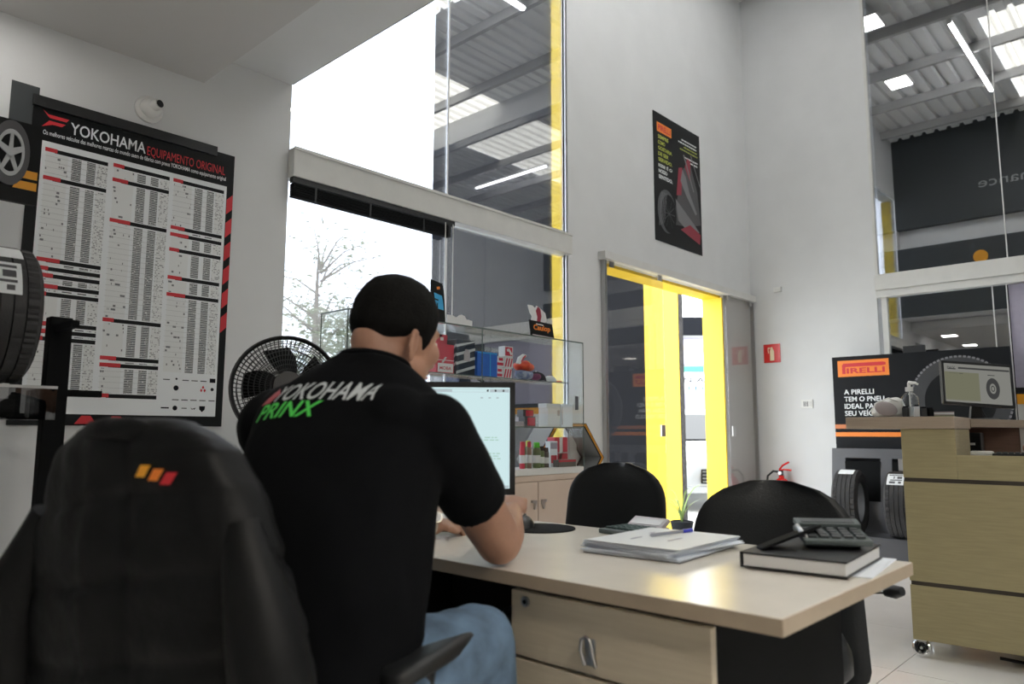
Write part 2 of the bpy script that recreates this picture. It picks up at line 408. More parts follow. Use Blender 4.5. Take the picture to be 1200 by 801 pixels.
# yellow painted reveals (outside paint runs round the openings)
B().lim(4.2955, 4.2995, YW + .052, YW + .125, .13, 4.9).build('reveal', 'yellow', w1); B().lim(4.2955, 4.2995, YW + .021, YW + .0515, .13, 4.9).build('reveal', 'yellow', w1)
B().lim(4.2960, 4.2995, YW + .1255, YO + .01, .13, 4.9).build('reveal_outer', 'darkgrey', w1)
B().lim(1.958, 1.9615, YW + .055, YO + .02, .12, 4.9).build('reveal', 'yellow', w1)
# rolled-up slatted blind under the transom
bl = thing('window_blind', 'black slatted blind drawn up under the white window transom', 'blind')
B().lim(1.962, 3.12, YW - .045, YW - .012, 2.362, 2.392).build('headrail', 'black', bl)
for k in range(6): B().lim(1.966, 3.085, YW - .046, YW - .008, 2.284 + k * .0125, 2.284 + k * .0125 + .009).build('slat', 'matblack', bl)
for x in (2.1, 2.46, 2.86, 3.07): B().lim(x - .006, x + .006, YW - .0485, YW - .0465, 2.282, 2.362).build('ladder_tape', 'black', bl)
B().tube([(3.035, YW - .05, 2.37), (3.035, YW - .05, 1.70)], .004, 6).build('pull_cord', 'whiteplastic', bl)
B().tube([(3.10, YW - .05, 2.37), (3.10, YW - .05, 1.72)], .0035, 6).build('pull_cord', 'whiteplastic', bl)

# ------------------------------------------------------------------ door_1 : sliding glass doors with yellow reveal
d1 = struct(bpy.data.objects.new('door_1', None)); COL.objects.link(d1)
B().lim(4.72, 7.46, YW - .075, YW - .002, 2.436, 2.500).build('rail', 'alu', d1, bevel=.003)
B().lim(4.80, 6.84, YW + .03, YO + .03, 2.41, 2.4345).build('reveal', 'yellow', d1)
B().lim(6.815, 6.8395, YW + .004, YO + .03, 0, 2.41).build('reveal', 'yellow', d1)
B().lim(4.801, 4.815, YW + .004, YO + .03, 0, 2.41).build('reveal', 'yellow', d1)
for a, c, hx in ((4.79, 5.64, 5.58), (6.83, 7.44, 6.90)):
    g = B().lim(a, c, YW - .035, YW - .027, .012, 2.43).build('glass_leaf', 'doorglass', d1)
    for zz in (1.02,):
        B().lim(hx - .03, hx + .03, YW - .050, YW - .0355, zz, zz + .10).build('lock_plate', 'steel', g, bevel=.002)
    for x in (a + .06, c - .06): B().lim(x - .03, x + .03, YW - .046, YW - .0355, 2.385, 2.433).build('hanger', 'steel', g)
B().lim(4.755, 4.788, YW - .04, YW - .002, 0, 2.436).build('side_channel', 'steel', d1, bevel=.002)
B().lim(7.442, 7.456, YW - .04, YW - .002, 0, 2.436).build('side_channel', 'steel', d1)

# ------------------------------------------------------------------ window_2 (right wall, tall, reflective)
w2 = struct(bpy.data.objects.new('window_2', None)); COL.objects.link(w2)
B().lim(XR - .05, XR + .05, -2.2, 2.19, 2.405, 2.556).build('transom', 'alu', w2, bevel=.004)
B().lim(XR - .035, XR + .05, -2.2, 2.187, 2.335, 2.404).build('transom', 'alu', w2, bevel=.003)
B().lim(XR - .01, XR + .05, 2.165, 2.19, 2.556, 5.55).build('side_channel', 'alu', w2)
B().lim(XR - .01, XR + .05, 2.10, 2.15, 0, 2.335).build('side_channel', 'alu', w2)
for z0, z1, ys in ((2.556, 5.55, (2.165, 1.12, -.6, -2.2)), (.02, 2.335, (2.10, 1.25, 1.145))):
    for a, c in zip(ys[:-1], ys[1:]):
        B().lim(XR + .012, XR + .020, c + .003, a - .003, z0, z1).build('pane', 'film', w2)
        if c > 1.0: B().lim(XR + .004, XR + .011, c - .004, c + .004, z0, z1).build('glass_joint', 'cardwhite', w2)
# black backing walls added behind the right window to keep daylight out
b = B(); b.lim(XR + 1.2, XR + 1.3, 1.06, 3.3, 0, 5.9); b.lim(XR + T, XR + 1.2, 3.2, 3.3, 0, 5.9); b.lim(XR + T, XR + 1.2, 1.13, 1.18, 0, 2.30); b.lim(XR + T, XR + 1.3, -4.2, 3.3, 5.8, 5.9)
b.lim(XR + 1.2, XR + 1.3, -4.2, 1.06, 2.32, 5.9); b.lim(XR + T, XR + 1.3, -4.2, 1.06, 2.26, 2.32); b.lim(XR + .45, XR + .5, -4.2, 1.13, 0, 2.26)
struct(b.build('wall_dark_backing', 'matblack'))
b = thing('partition_screen', 'lilac grey roller panel with yellow band beside the dark board', 'partition')
B().lim(XR + .022, XR + .06, -.6, 1.135, 1.44, 2.33).build('panel', 'lilac', b); B().lim(XR + .016, XR + .06, -.6, 1.135, 1.30, 1.385).build('yellow_band', 'amber', b)
B().lim(XR + .022, XR + .06, -.6, 1.135, .0, 1.30).build('lower_panel', 'whiteplastic', b); B().lim(XR + .012, XR + .06, -.6, 1.134, 1.395, 1.44).build('joint_strip', 'black', b)

# ================================================================== OUTSIDE
struct(B().lim(-25, 45, YO, 60, -.12, -.02).build('ground', 'concrete', fix=False))
ow = thing('boundary_wall', 'dark grey clad boundary wall with yellow painted end outside the door', 'wall', (0, 0, 0)); ow['kind'] = 'structure'; del ow['category']
B().lim(7.30, 7.42, 4.68, 8.50, -.02, 9.2).build('cladding', 'darkgrey', ow)
B().lim(7.29, 7.36, 4.235, 4.679, -.02, 3.9).build('yellow_end', 'yellow', ow)
B().lim(7.295, 7.345, 4.205, 4.2345, -.02, 3.6).build('rough_edge', 'stone', ow)
# foliage outside the tall window
def tree(loc, h, r, seed, label, nl=1500, thin=1.0):
    rnd = random.Random(seed); t = thing('tree', label, 'tree', loc)
    br = B(); br.tube([(0, 0, 0), (.05, .03, h * .3), (-.08, 0, h * .55), (.0, .1, h * .85)], [.10, .085, .06, .015], 8)
    lf = B()
    for k in range(26):
        a = rnd.uniform(0, 2 * PI); z = h * rnd.uniform(.32, .9); rr = r * rnd.uniform(.4, 1) * math.sin(min(1, z / h) * PI * .95) ** .5
        p = V((0, 0, z * .9)); q = V((rr * math.cos(a), rr * math.sin(a), z + rnd.uniform(0, .5)))
        mid = (p + q) / 2 + V((0, 0, .12)); br.tube([p, mid, q], [.025, .014, .005], 5)
        for n_ in range(nl // 26):
            s_ = rnd.random() ** .6; c = p.lerp(q, s_) + V((rnd.gauss(0, .22), rnd.gauss(0, .22), rnd.gauss(0, .16)))
            d = V((rnd.gauss(0, 1), rnd.gauss(0, 1), rnd.gauss(0, .6))).normalized(); e = d.orthogonal().normalized(); sz = rnd.uniform(.035, .075) * thin
            lf.add([c, c + d * sz + e * sz * .45, c + d * sz * 2.2, c + d * sz - e * sz * .45], [(0, 1, 2, 3)])
    br.build('trunk', 'bark', t, smooth=60)
    o = lf.build('foliage', 'leaf', t, fix=False); o['kind'] = 'stuff'
tree((7.5, 11.9, -.02), 5.2, 1.6, 3, 'pale wispy tree seen through the left window above the fan', 1300)
tree((8.8, 12.8, -.02), 3.9, 1.7, 5, 'rounder pale bush tree just left of the man\'s head', 3800)
tree((5.9, 9.9, -.02), 2.1, 1.1, 9, 'low shrub at the foot of the left window behind the fan', 2200)

# parked car, its lifted neighbour in racing livery and a plant, seen through the door gap
def car(t, paint, L=4.2, W=1.75):
    """car along local X, front at +X, wheels on z=0"""
    h = W / 2
    prof = [(2.1, .30), (2.13, .55), (2.02, .74), (1.30, .90), (.95, .94), (.25, 1.36), (-.2, 1.44), (-1.1, 1.40), (-1.75, 1.02), (-2.05, .95), (-2.1, .35)]
    rings = []
    for y, k in ((-h, .90), (-h * .96, 1), (-h * .6, 1.02), (0, 1.03), (h * .6, 1.02), (h * .96, 1), (h, .90)):
        rings.append([(x, y * (1 if z < .95 else .80), .28 + (z - .28) * k) for x, z in prof])
    B().loft(rings).build('body', paint, t, smooth=50)
    ws = B()
    ws.add([(.98, -h * .70, .98), (.98, h * .70, .98), (.28, h * .62, 1.375), (.28, -h * .62, 1.375)], [(0, 1, 2, 3)])
    o = ws.build('windscreen', 'black', t); sm = o.modifiers.new('solid', 'SOLIDIFY'); sm.thickness = .03; sm.offset = 1
    for s in (-1, 1):
        B().prism([(.75, .98), (.2, 1.30), (-1.0, 1.30), (-1.55, 1.02)], (0, s * h * .80 - .005 * s, 0), (1, 0, 0), (0, 0, 1), (0, s, 0), .08).build('side_window', 'black', t)
        B().ell((2.0, s * h * .68, .66), ((.10, 0, 0), (0, .17, 0), (0, 0, .085)), 14, 8).build('headlamp', 'whiteplastic', t, smooth=80)
        for x in (1.32, -1.32):
            Mx = Matrix.Translation((x, s * (h - .10), .31)) @ Matrix.Rotation(PI / 2, 4, 'X')
            wb = B().lathe([(.20, -.1), (.29, -.105), (.31, -.08), (.31, .08), (.29, .105), (.20, .1)], Mx, 28).build('wheel', 'rubber', t, smooth=40)
            B().cyl((x, s * (h - .10) - .09, .31), (x, s * (h - .10) + .09, .31), .19, n=20).build('rim', 'steel', wb, smooth=40)
    B().box((2.11, 0, .48), (.06, 1.0, .20)).build('grille', 'black', t, bevel=.02)
    for k in range(4): B().box((2.145, 0, .41 + k * .045), (.012, .96, .012)).build('grille_bar', 'steel', t)
    B().box((2.10, 0, .30), (.12, W * .92, .10)).build('bumper', paint, t, bevel=.03)
c1 = thing('car', 'silver car parked outside, low in the gap of the sliding door', 'car', (11.2, 6.15, -.02), math.radians(222)); car(c1, 'carsilver')
rc = thing('livery_banner', 'printed banner of a racing car with green and white livery high behind door', 'banner', (13.6, 7.7, 0), math.radians(-47))
B().box((0, 0, 2.15), (3.4, .04, 1.75)).build('sheet', 'lilac', rc)
B().prism([(-1.6, 2.45), (-1.2, 2.75), (-.4, 2.88), (.5, 2.8), (1.5, 2.5), (1.5, 2.42)], (0, -.021, 0), (1, 0, 0), (0, 0, 1), (0, -1, 0), .004).build('printed_roof', 'ledge', rc)
B().prism([(-1.3, 2.43), (-1.0, 2.66), (-.35, 2.76), (.4, 2.70), (1.1, 2.45)], (0, -.026, 0), (1, 0, 0), (0, 0, 1), (0, -1, 0), .004).build('printed_glass', 'lilac', rc)
B().prism([(-1.7, 2.27), (1.7, 2.33), (1.7, 2.43), (-1.7, 2.40)], (0, -.021, 0), (1, 0, 0), (0, 0, 1), (0, -1, 0), .006).build('green_stripe', mat('livery_green', (.06, .28, .20), .5), rc)
B().prism([(-1.7, 1.86), (1.7, 1.90), (1.7, 2.24), (-.2, 2.30), (-1.7, 2.20)], (0, -.021, 0), (1, 0, 0), (0, 0, 1), (0, -1, 0), .005).build('white_stripe', 'white', rc)
text('AVON AVON AVON', (-1.5, -.029, 2.08), (2.4, 0, 0), (0, 0, .11), 'grey', rc, bold=.02)
text('AUTO AUTO AUTO', (-1.45, -.029, 1.92), (3.0, 0, 0), (0, 0, .09), 'blue', rc)
B().box((0, 0, .62), (3.4, .06, 1.28)).build('lower_sheet', 'white', rc)
B().box((0, 0, 3.25), (3.4, .04, .40)).build('upper_sheet', 'darkgrey', rc); B().box((0, -.03, 3.03), (3.4, .05, .05)).build('rod', 'steel', rc)
for x in (-1.65, 1.65): B().cyl((x, .05, -.02), (x, .05, 3.5), .04, n=10).build('post', 'steel', rc)
B().tube([(-.55, -.05, 2.95), (-.50, -.08, 2.5), (-.35, -.08, 2.0), (-.4, -.08, 1.75), (-.8, -.06, 1.55)], .012, 6).build('loose_cable', 'black', rc)
pl = thing('potted_plant', 'thin bladed green plant on ground beside the yellow wall end', 'plant', (6.95, 4.05, -.02))
B().lathe([(.0, .0), (.09, .0), (.12, .16), (.105, .165), (.10, .15), (0, .15)], None, 18).build('pot', 'darkgrey', pl, smooth=40)
rnd = random.Random(4)
for k in range(11):
    a = rnd.uniform(0, 2 * PI); L = rnd.uniform(.25, .5); r_ = rnd.uniform(.10, .40); P = []
    for i in range(6):
        s_ = i / 5; c = V((math.cos(a) * r_ * s_ ** 1.5, math.sin(a) * r_ * s_ ** 1.5, .15 + L * math.sin(s_ * 1.9) / .95 * .8)); wd = .012 * (1 - s_) + .001
        e = V((-math.sin(a), math.cos(a), 0)) * wd; P += [c - e, c + e]
    o = B().add(P, [(2 * i, 2 * i + 1, 2 * i + 3, 2 * i + 2) for i in range(5)]).build('leaf', 'plant', pl, fix=False)

# ================================================================== LEFT WALL: posters, camera, rack, fan
PY = YW - .006
def panel(b, x0, x1, z0, z1, y, t=.0006): return b.lim(x0, x1, y - t, y, z0, z1)
ps = thing('wall_poster', 'big black framed tyre fitment chart headed YOKOHAMA on left wall', 'poster', (0, 0, 0))
B().lim(.78, 1.655, PY - .004, PY, 1.075, 2.42).build('board', 'posterblk', ps)
B().lim(.776, 1.56, PY - .016, PY - .0045, 2.395, 2.44).build('hanger_bar', 'black', ps)
panel(B(), .822, 1.621, 1.122, 2.255, PY - .0041).build('chart_sheet', 'white', ps)
b = B()
for x0, z0, dx in ((.815, 2.352, 0), (.815, 2.326, 0)):
    b.prism([(0, .036), (.022, .020), (.100, .020), (.090, .006), (.028, .006), (.022, .010)] if z0 > 2.34 else [(.026, .020), (.088, .020), (.074, .006), (.040, .006), (0, -.012), (.020, .012)], (x0, PY - .0042, z0), (1, 0, 0), (0, 0, 1), (0, -1, 0), .0006)
b.build('logo_mark', 'red', ps)
text('YOKOHAMA', (.922, PY - .0046, 2.312), (.309, 0, 0), (0, 0, .052), 'white', ps, bold=.012)
text('EQUIPAMENTO ORIGINAL', (1.238, PY - .0046, 2.302), (.370, 0, 0), (0, 0, .050), 'red', ps)
text('Os melhores veículos das melhores marcas do mundo saem de fábrica com pneus YOKOHAMA como equipamento original', (.822, PY - .0046, 2.276), (.792, 0, 0), (0, 0, .026), 'white', ps, bold=.01)
cols = ((.835, 1.078, (2.228, 2.107, 1.761, 1.726, 1.697, 1.652, 1.620, 1.497, 1.466, 1.436), 1.215),
        (1.100, 1.345, (2.232, 2.166, 1.982, 1.539, 1.373, 1.343, 1.211), 1.185),
        (1.362, 1.608, (2.231, 2.004, 1.971, 1.899, 1.767, 1.687), 1.318))
rows_a = print_rows('chart_models', (.72, .74, .74), (.16, .17, .18), .016, 26, .62)
rows_b = print_rows('chart_sizes', (.60, .62, .62), (.05, .055, .06), .0078, 75, .36)
rows_c = print_rows('chart_marks', (.72, .74, .74), (.25, .26, .27), .0078, 60, .55)
hb, ht, ra, rb, rc_, rl = B(), B(), B(), B(), B(), B()
for x0, x1, hs, zend in cols:
    wd = x1 - x0
    for i, z in enumerate(hs):
        ze = hs[i + 1] if i + 1 < len(hs) else zend
        panel(hb, x0 + .035, x1, z - .017, z, PY - .0042); panel(ht, x0, x0 + .045 + .02 * ((i * 7) % 3), z - .015, z + .002, PY - .0045)
        zt, zb = z - .021, ze + .004
        if zt - zb < .004: continue
        panel(ra, x0 + .004, x0 + wd * .36, zb, zt, PY - .0042); panel(rb, x0 + wd * .42, x0 + wd * .57, zb, zt, PY - .0042)
        panel(rb, x0 + wd * .66, x0 + wd * .80, zb, zt, PY - .0042); panel(rc_, x0 + wd * .83, x1, zb, zt, PY - .0042)
        k = zt - .012
        while k > zb + .006:
            if (int(k * 4000) % 3): panel(rl, x0, x1, k - .0009, k, PY - .0049)
            k -= .024
hb.build('header_bars', 'posterblk', ps, kind='stuff'); ht.build('header_tags', 'red', ps, kind='stuff'); ra.build('model_list', rows_a, ps, kind='stuff'); rb.build('size_list', rows_b, ps, kind='stuff'); rc_.build('mark_list', rows_c, ps, kind='stuff'); rl.build('rule_lines', mat('rule_grey', (.35, .36, .37), .6), ps, kind='stuff')
# maker marks at the foot of the chart: discs, rings, shield and short words as printed
mk = B(); mr = B()
def ring(b, x, z, r, t=.003, n=18):
    for k in range(n):
        a0, a1 = 2 * PI * k / n, 2 * PI * (k + 1) / n; y = PY - .0046
        b.add([(x + r * math.cos(a0), y, z + r * math.sin(a0)), (x + r * math.cos(a1), y, z + r * math.sin(a1)), (x + (r - t) * math.cos(a1), y, z + (r - t) * math.sin(a1)), (x + (r - t) * math.cos(a0), y, z + (r - t) * math.sin(a0))], [(0, 1, 2, 3)])
def disc(b, x, z, r): b.prism([(r * math.cos(2 * PI * k / 14), r * math.sin(2 * PI * k / 14)) for k in range(14)], (x, PY - .0042, z), (1, 0, 0), (0, 0, 1), (0, -1, 0), .0006)
mx_ = [1.385, 1.430, 1.472, 1.514, 1.556, 1.600]; mz_ = [1.292, 1.250, 1.206, 1.158]
for i, x in enumerate(mx_):
    if i == 1: ring(mk, x, mz_[0], .014, .005); disc(mk, x, mz_[0], .005)
    elif i == 5: panel(mk, x - .014, x + .014, mz_[0] - .010, mz_[0] + .010, PY - .0042)
    else: panel(mk, x - .015, x + .015, mz_[0] - .007, mz_[0] - .003, PY - .0042); ring(mk, x, mz_[0] + .004, .006, .002, 10)
ring(mk, mx_[0], mz_[1], .011, .002); disc(mk, mx_[1], mz_[1], .012); ring(mk, mx_[2], mz_[1], .016); ring(mk, mx_[3], mz_[1], .013, .002); ring(mk, mx_[5], mz_[1], .018, .006); disc(mk, mx_[5], mz_[1], .008)
for dx, dz in ((0, .008), (-.008, -.006), (.008, -.006)): mr.prism([(-.006, 0), (0, -.009), (.006, 0), (0, .009)], (mx_[4] + dx, PY - .0042, mz_[1] + dz), (1, 0, 0), (0, 0, 1), (0, -1, 0), .0006)
ring(mk, mx_[0], mz_[2], .011, .005)
for i in (1, 2, 3, 4, 5):
    panel(mk, mx_[i] - .015, mx_[i] + .015, mz_[2] - .012, mz_[2] - .008, PY - .0042); ring(mk, mx_[i], mz_[2] + .003, .008, .002, 12)
panel(mk, mx_[0] - .018, mx_[0] + .018, mz_[3] - .003, mz_[3] + .003, PY - .0042); disc(mk, mx_[1], mz_[3], .011); ring(mk, mx_[2], mz_[3], .016, .002); panel(mk, mx_[2] - .012, mx_[2] + .012, mz_[3] - .002, mz_[3] + .002, PY - .0042)
mk.prism([(-.013, .004), (-.005, -.006), (0, .0), (.005, -.006), (.013, .004), (0, -.003)], (mx_[3], PY - .0042, mz_[3]), (1, 0, 0), (0, 0, 1), (0, -1, 0), .0006)
mk.prism([(-.014, .012), (.014, .012), (.013, -.004), (0, -.016), (-.013, -.004)], (mx_[4], PY - .0042, mz_[3]), (1, 0, 0), (0, 0, 1), (0, -1, 0), .0006)
mk.build('maker_marks', 'darkgrey', ps, fix=False, kind='stuff'); mr.build('maker_mark_red', 'red', ps)
sb = B()
z = 2.19
while z > 1.53:
    if int((2.19 - z) / .105) % 1 == 0: sb.prism([(0, 0), (.030, .030), (.030, -.045), (0, -.075)], (1.624, PY - .0042, z), (1, 0, 0), (0, 0, 1), (0, -1, 0), .0006)
    z -= .118
x = .90
while x < 1.22: sb.prism([(0, 0), (.085, 0), (.060, .034), (.025, .034)], (x, PY - .0042, 1.082), (1, 0, 0), (0, 0, 1), (0, -1, 0), .0006); x += .12
sb.build('red_stripes', 'red', ps, kind='stuff')
tag(B().lim(.70, .80, YW - .004, YW - .0005, 2.0, 2.478).build('dark_panel', 'dgrey2'), 'dark grey panel edge showing behind top left corner of the chart', 'panel')

dc = thing('dome_camera', 'white ceiling style dome security camera on wall above the YOKOHAMA chart', 'camera', (1.235, YW - .001, 2.527))
Ry = Matrix.Rotation(PI / 2, 4, 'X')
B().lathe([(0, 0), (.062, 0), (.062, .012), (.052, .022), (.050, .024), (0, .024)], Ry, 32).build('base_ring', 'whiteplastic', dc, smooth=40)
B().ell((0, -.026, 0), ((.045, 0, 0), (0, .04, 0), (0, 0, .045)), 24, 14).build('ball', 'whiteplastic', dc, smooth=80)
lb = B().cyl((.004, -.05, .004), (.016, -.088, .008), .026, .022, 20).build('lens_barrel', 'whiteplastic', dc, smooth=40)
B().cyl((.0155, -.0865, .0078), (.0175, -.092, .0086), .017, n=18).build('lens', 'black', lb)

# ------------------------------------------------------------------ tyres
def make_tyre(name, label, R, W, group=None, blocks=72):
    """axis along local Y, standing on local z=0"""
    t = thing(name, label, 'tyre', (0, 0, 0), 0, group)
    rin = R * .62; h = W / 2; g = .008
    prof = [(rin, -h * .78), (R * .70, -h * .96), (R * .82, -h), (R * .93, -h * .95), (R * .975, -h * .86)]
    ribs = [(-.84, -.55), (-.50, -.20), (-.15, .15), (.20, .50), (.55, .84)]
    for i, (a, c) in enumerate(ribs):
        rr = R * (.992 if i in (0, 4) else 1)
        prof += [(rr, a * h), (rr, c * h)]
        if i < 4: prof += [(R - g - .002, c * h + .001), (R - g - .002, ribs[i + 1][0] * h - .001)]
    prof += [(R * .975, h * .86), (R * .93, h * .95), (R * .82, h), (R * .70, h * .96), (rin, h * .78), (rin + .012, 0), (rin, -h * .78)]
    n = blocks * 2; vs_ = []; q = len(prof)
    for i in range(n):
        a = 2 * PI * i / n
        for r, y in prof:
            k = r
            if r > R * .985: # sipes: every fourth slice is lowered on the outer ribs
                if abs(y) > h * .5 and i % 4 == 0: k = r - .006
                elif abs(y) > h * .18 and i % 8 == 2: k = r - .003
            vs_.append((k * math.cos(a), y, R + k * math.sin(a)))
    fs = [(i * q + j, ((i + 1) % n) * q + j, ((i + 1) % n) * q + j + 1, i * q + j + 1) for i in range(n) for j in range(q - 1)]
    B().add(vs_, fs).build('tread', 'rubber', t, smooth=30)
    for s in (-1, 1):
        rb = B()
        for r in (.74, .88): rb.tube([(R * r * math.cos(2 * PI * k / 40), s * h * (.985 if r < .8 else .99), R + R * r * math.sin(2 * PI * k / 40)) for k in range(40)], .0025, 5, closed=True)
        rb.build('sidewall_bead', 'rubber', t, smooth=60)
    return t
def sticker(t, R, W, a0, a1, y0, y1, lines=True):
    b = B(); r = R + .0015
    n = 8; o = []
    for i in range(n + 1):
        a = a0 + (a1 - a0) * i / n
        o += [(r * math.cos(a), y0, R + r * math.sin(a)), (r * math.cos(a), y1, R + r * math.sin(a))]
    s = b.add(o, [(2 * i, 2 * i + 1, 2 * i + 3, 2 * i + 2) for i in range(n)]).build('label', 'white', t, fix=False)
    sm = s.modifiers.new('solid', 'SOLIDIFY'); sm.thickness = .001
    if lines:
        d = B(); r += .0016
        for k, (f0, f1, u0, u1) in enumerate(((.12, .22, .1, .9), (.30, .52, .12, .40), (.30, .52, .55, .62), (.60, .68, .1, .8), (.75, .90, .15, .32), (.75, .90, .5, .85))):
            aa, ab = a0 + (a1 - a0) * f0, a0 + (a1 - a0) * f1; ya, yb = y0 + (y1 - y0) * u0, y0 + (y1 - y0) * u1
            d.add([(r * math.cos(aa), ya, R + r * math.sin(aa)), (r * math.cos(aa), yb, R + r * math.sin(aa)), (r * math.cos(ab), yb, R + r * math.sin(ab)), (r * math.cos(ab), ya, R + r * math.sin(ab))], [(0, 1, 2, 3)])
        d.build('label_print', 'grey', s, fix=False)

# ------------------------------------------------------------------ tyre rack on the left
rk = thing('tyre_rack', 'black steel tyre rack with clear tray before the chart on left', 'rack', (.30, 2.72, 0))
for x, y in ((.44, 0), (.30, .30), (-.5, 0), (-.5, .30)): B().box((x, y, .72 if x > .4 else .75), (.066, .05, 1.40 if x > .4 else 1.5)).build('post', 'matblack', rk, bevel=.003)
B().box((-.03, .30, .25), (.9, .04, .05)).build('rail', 'matblack', rk); B().box((-.03, 0, .25), (.9, .04, .05)).build('rail', 'matblack', rk)
B().box((-.1, .30, 1.10), (.78, .03, .04)).build('rail', 'matblack', rk)
B().box((.525, 0, 1.175), (.11, .022, .022)).build('prong', 'matblack', rk); B().box((.43, -.1, 1.38), (.022, .2, .022)).build('prong', 'matblack', rk)
tr_ = B(); tr_.lim(-.5, .40, -.17, .13, 1.085, 1.091); tr_.lim(-.5, .40, -.176, -.17, 1.085, 1.185); tr_.lim(.394, .40, -.17, .13, 1.085, 1.185)
tr_.build('tray', 'acrylic', rk)
B().lim(-.5, .40, -.182, -.176, 1.178, 1.186).build('tray_edge', 'steel', rk)
B().lim(.05, .33, -.02, .10, 1.092, 1.150).build('tray_block', 'black', rk)
B().lim(-.50, -.42, -.16, .12, 1.092, 1.187).build('tray_block', 'black', rk)
ty = make_tyre('tyre', 'large tyre with a white label standing on the left rack tray', .205, .19)
ty.location = (.525, 2.62, 1.192); ty.rotation_euler = (0, 0, math.radians(90))
sticker(ty, .205, .19, math.radians(140), math.radians(170), -.035, .085); sticker(ty, .205, .19, math.radians(114), math.radians(133), -.045, .088, False)
sg = thing('rack_header_sign', 'black header sign with wheel picture and two amber bars at left edge', 'sign', (.30, 3.10, 1.88))
B().box((0, .012, .152), (.87, .02, .304)).build('board', 'posterblk', sg)
for k, zz in enumerate((.052, .094)): B().prism([(0, 0), (.075 - .012 * k, 0), (.075 - .012 * k, .030), (.010, .030)], (.358 + .012 * k, -.0005, zz), (1, 0, 0), (0, 0, 1), (0, -1, 0), .0012).build('amber_bar', 'amber', sg)
Mw = Matrix.Translation((.343, .002, .178)) @ Matrix.Diagonal((.5, 1, 1, 1)) @ Matrix.Rotation(PI / 2, 4, 'X')
B().lathe([(.075, 0), (.075, .005), (.122, .005), (.122, 0)], Mw, 40).build('printed_tyre', 'grey', sg)
wb = B().lathe([(.072, 0), (.072, .007), (.088, .007), (.088, 0)], Mw, 40)
for k in range(5):
    a = 2 * PI * k / 5 + .3; wb.prism([(.010, -.014), (.075, -.010), (.075, .010), (.010, .014)], (.343, .0005, .178), (math.cos(a) * .5, 0, math.sin(a)), (-math.sin(a) * .5, 0, math.cos(a)), (0, -1, 0), .006)
wb.build('printed_rim', 'silvercard', sg); B().cyl((.343, .0, .178), (.343, -.008, .178), .012, n=16).build('printed_hub', 'silvercard', sg)
B().box((-.30, .03, -.46), (.05, .02, .92)).build('support', 'matblack', sg)
B().box((.20, .035, -.50), (.05, .02, 1.06)).build('support', 'matblack', sg)

# ------------------------------------------------------------------ pedestal fan
fan = thing('pedestal_fan', 'black round cage fan standing behind the seated man', 'fan', (1.52, 2.63, 0))
fd = V((-.40, -.90, .10)).normalized(); fx = V((0, 0, 1)).cross(fd).normalized(); fu = fd.cross(fx)
FC = V((0, 0, 1.22)); FR = .205
def fp(r, a, dd): return FC + fx * (r * math.cos(a)) + fu * (r * math.sin(a)) + fd * dd
cg = B()
def fring(r, dd, t, n=56): cg.tube([fp(r, 2 * PI * k / n, dd) for k in range(n)], t, 6, closed=True)
fring(FR, 0, .009); fring(FR, .014, .006)
bulge = lambda r: .062 * (1 - (r / FR) ** 2)
for r in (.185, .165, .145, .125, .105, .085, .066): fring(r, bulge(r) + .008, .0018); fring(r, -bulge(r) - .008, .0018)
fring(.05, .068, .004); fring(.05, -.068, .004)
for k in range(72):
    a = 2 * PI * k / 72
    for s in (-1, 1): cg.tube([fp(r, a + (.25 * (FR - r) / FR if s > 0 else 0), s * (bulge(r) + .006)) for r in (.05, .10, .15, .18, FR)], .0016, 4)
cg.build('cage', 'black', fan, smooth=60)
B().cyl(FC + fd * .062, FC + fd * .076, .055, n=24).build('cage_cap', 'black', fan, smooth=40)
for k in range(5):
    P = []
    for i in range(5):
        r = .035 + .135 * i / 4
        for sgn in (-1, 1): P.append(fp(r, 2 * PI * k / 5 + .2 + sgn * (.40 + .12 * math.sin(i)) + .1 * i, .018 * sgn))
    o = B().add(P, [(2 * i, 2 * i + 1, 2 * i + 3, 2 * i + 2) for i in range(4)]).build('blade', 'matblack', fan, smooth=60, fix=False)
    sm = o.modifiers.new('solid', 'SOLIDIFY'); sm.thickness = .003
B().cyl(FC + fd * .03, FC - fd * .03, .036, n=20).build('hub', 'black', fan, smooth=40)
B().tube([FC - fd * .06, FC - fd * .10, FC - fd * .17, FC - fd * .19], [.05, .062, .055, .02], 20).build('motor', 'black', fan, smooth=50)
B().cyl((.045, .10, .02), (.045, .10, 1.17), .016, n=14).build('pole', 'black', fan, smooth=40)
B().lathe([(0, 0), (.19, 0), (.19, .015), (.05, .04), (.02, .09), (0, .09)], Matrix.Translation((.045, .10, 0)), 32).build('base', 'black', fan, smooth=40)

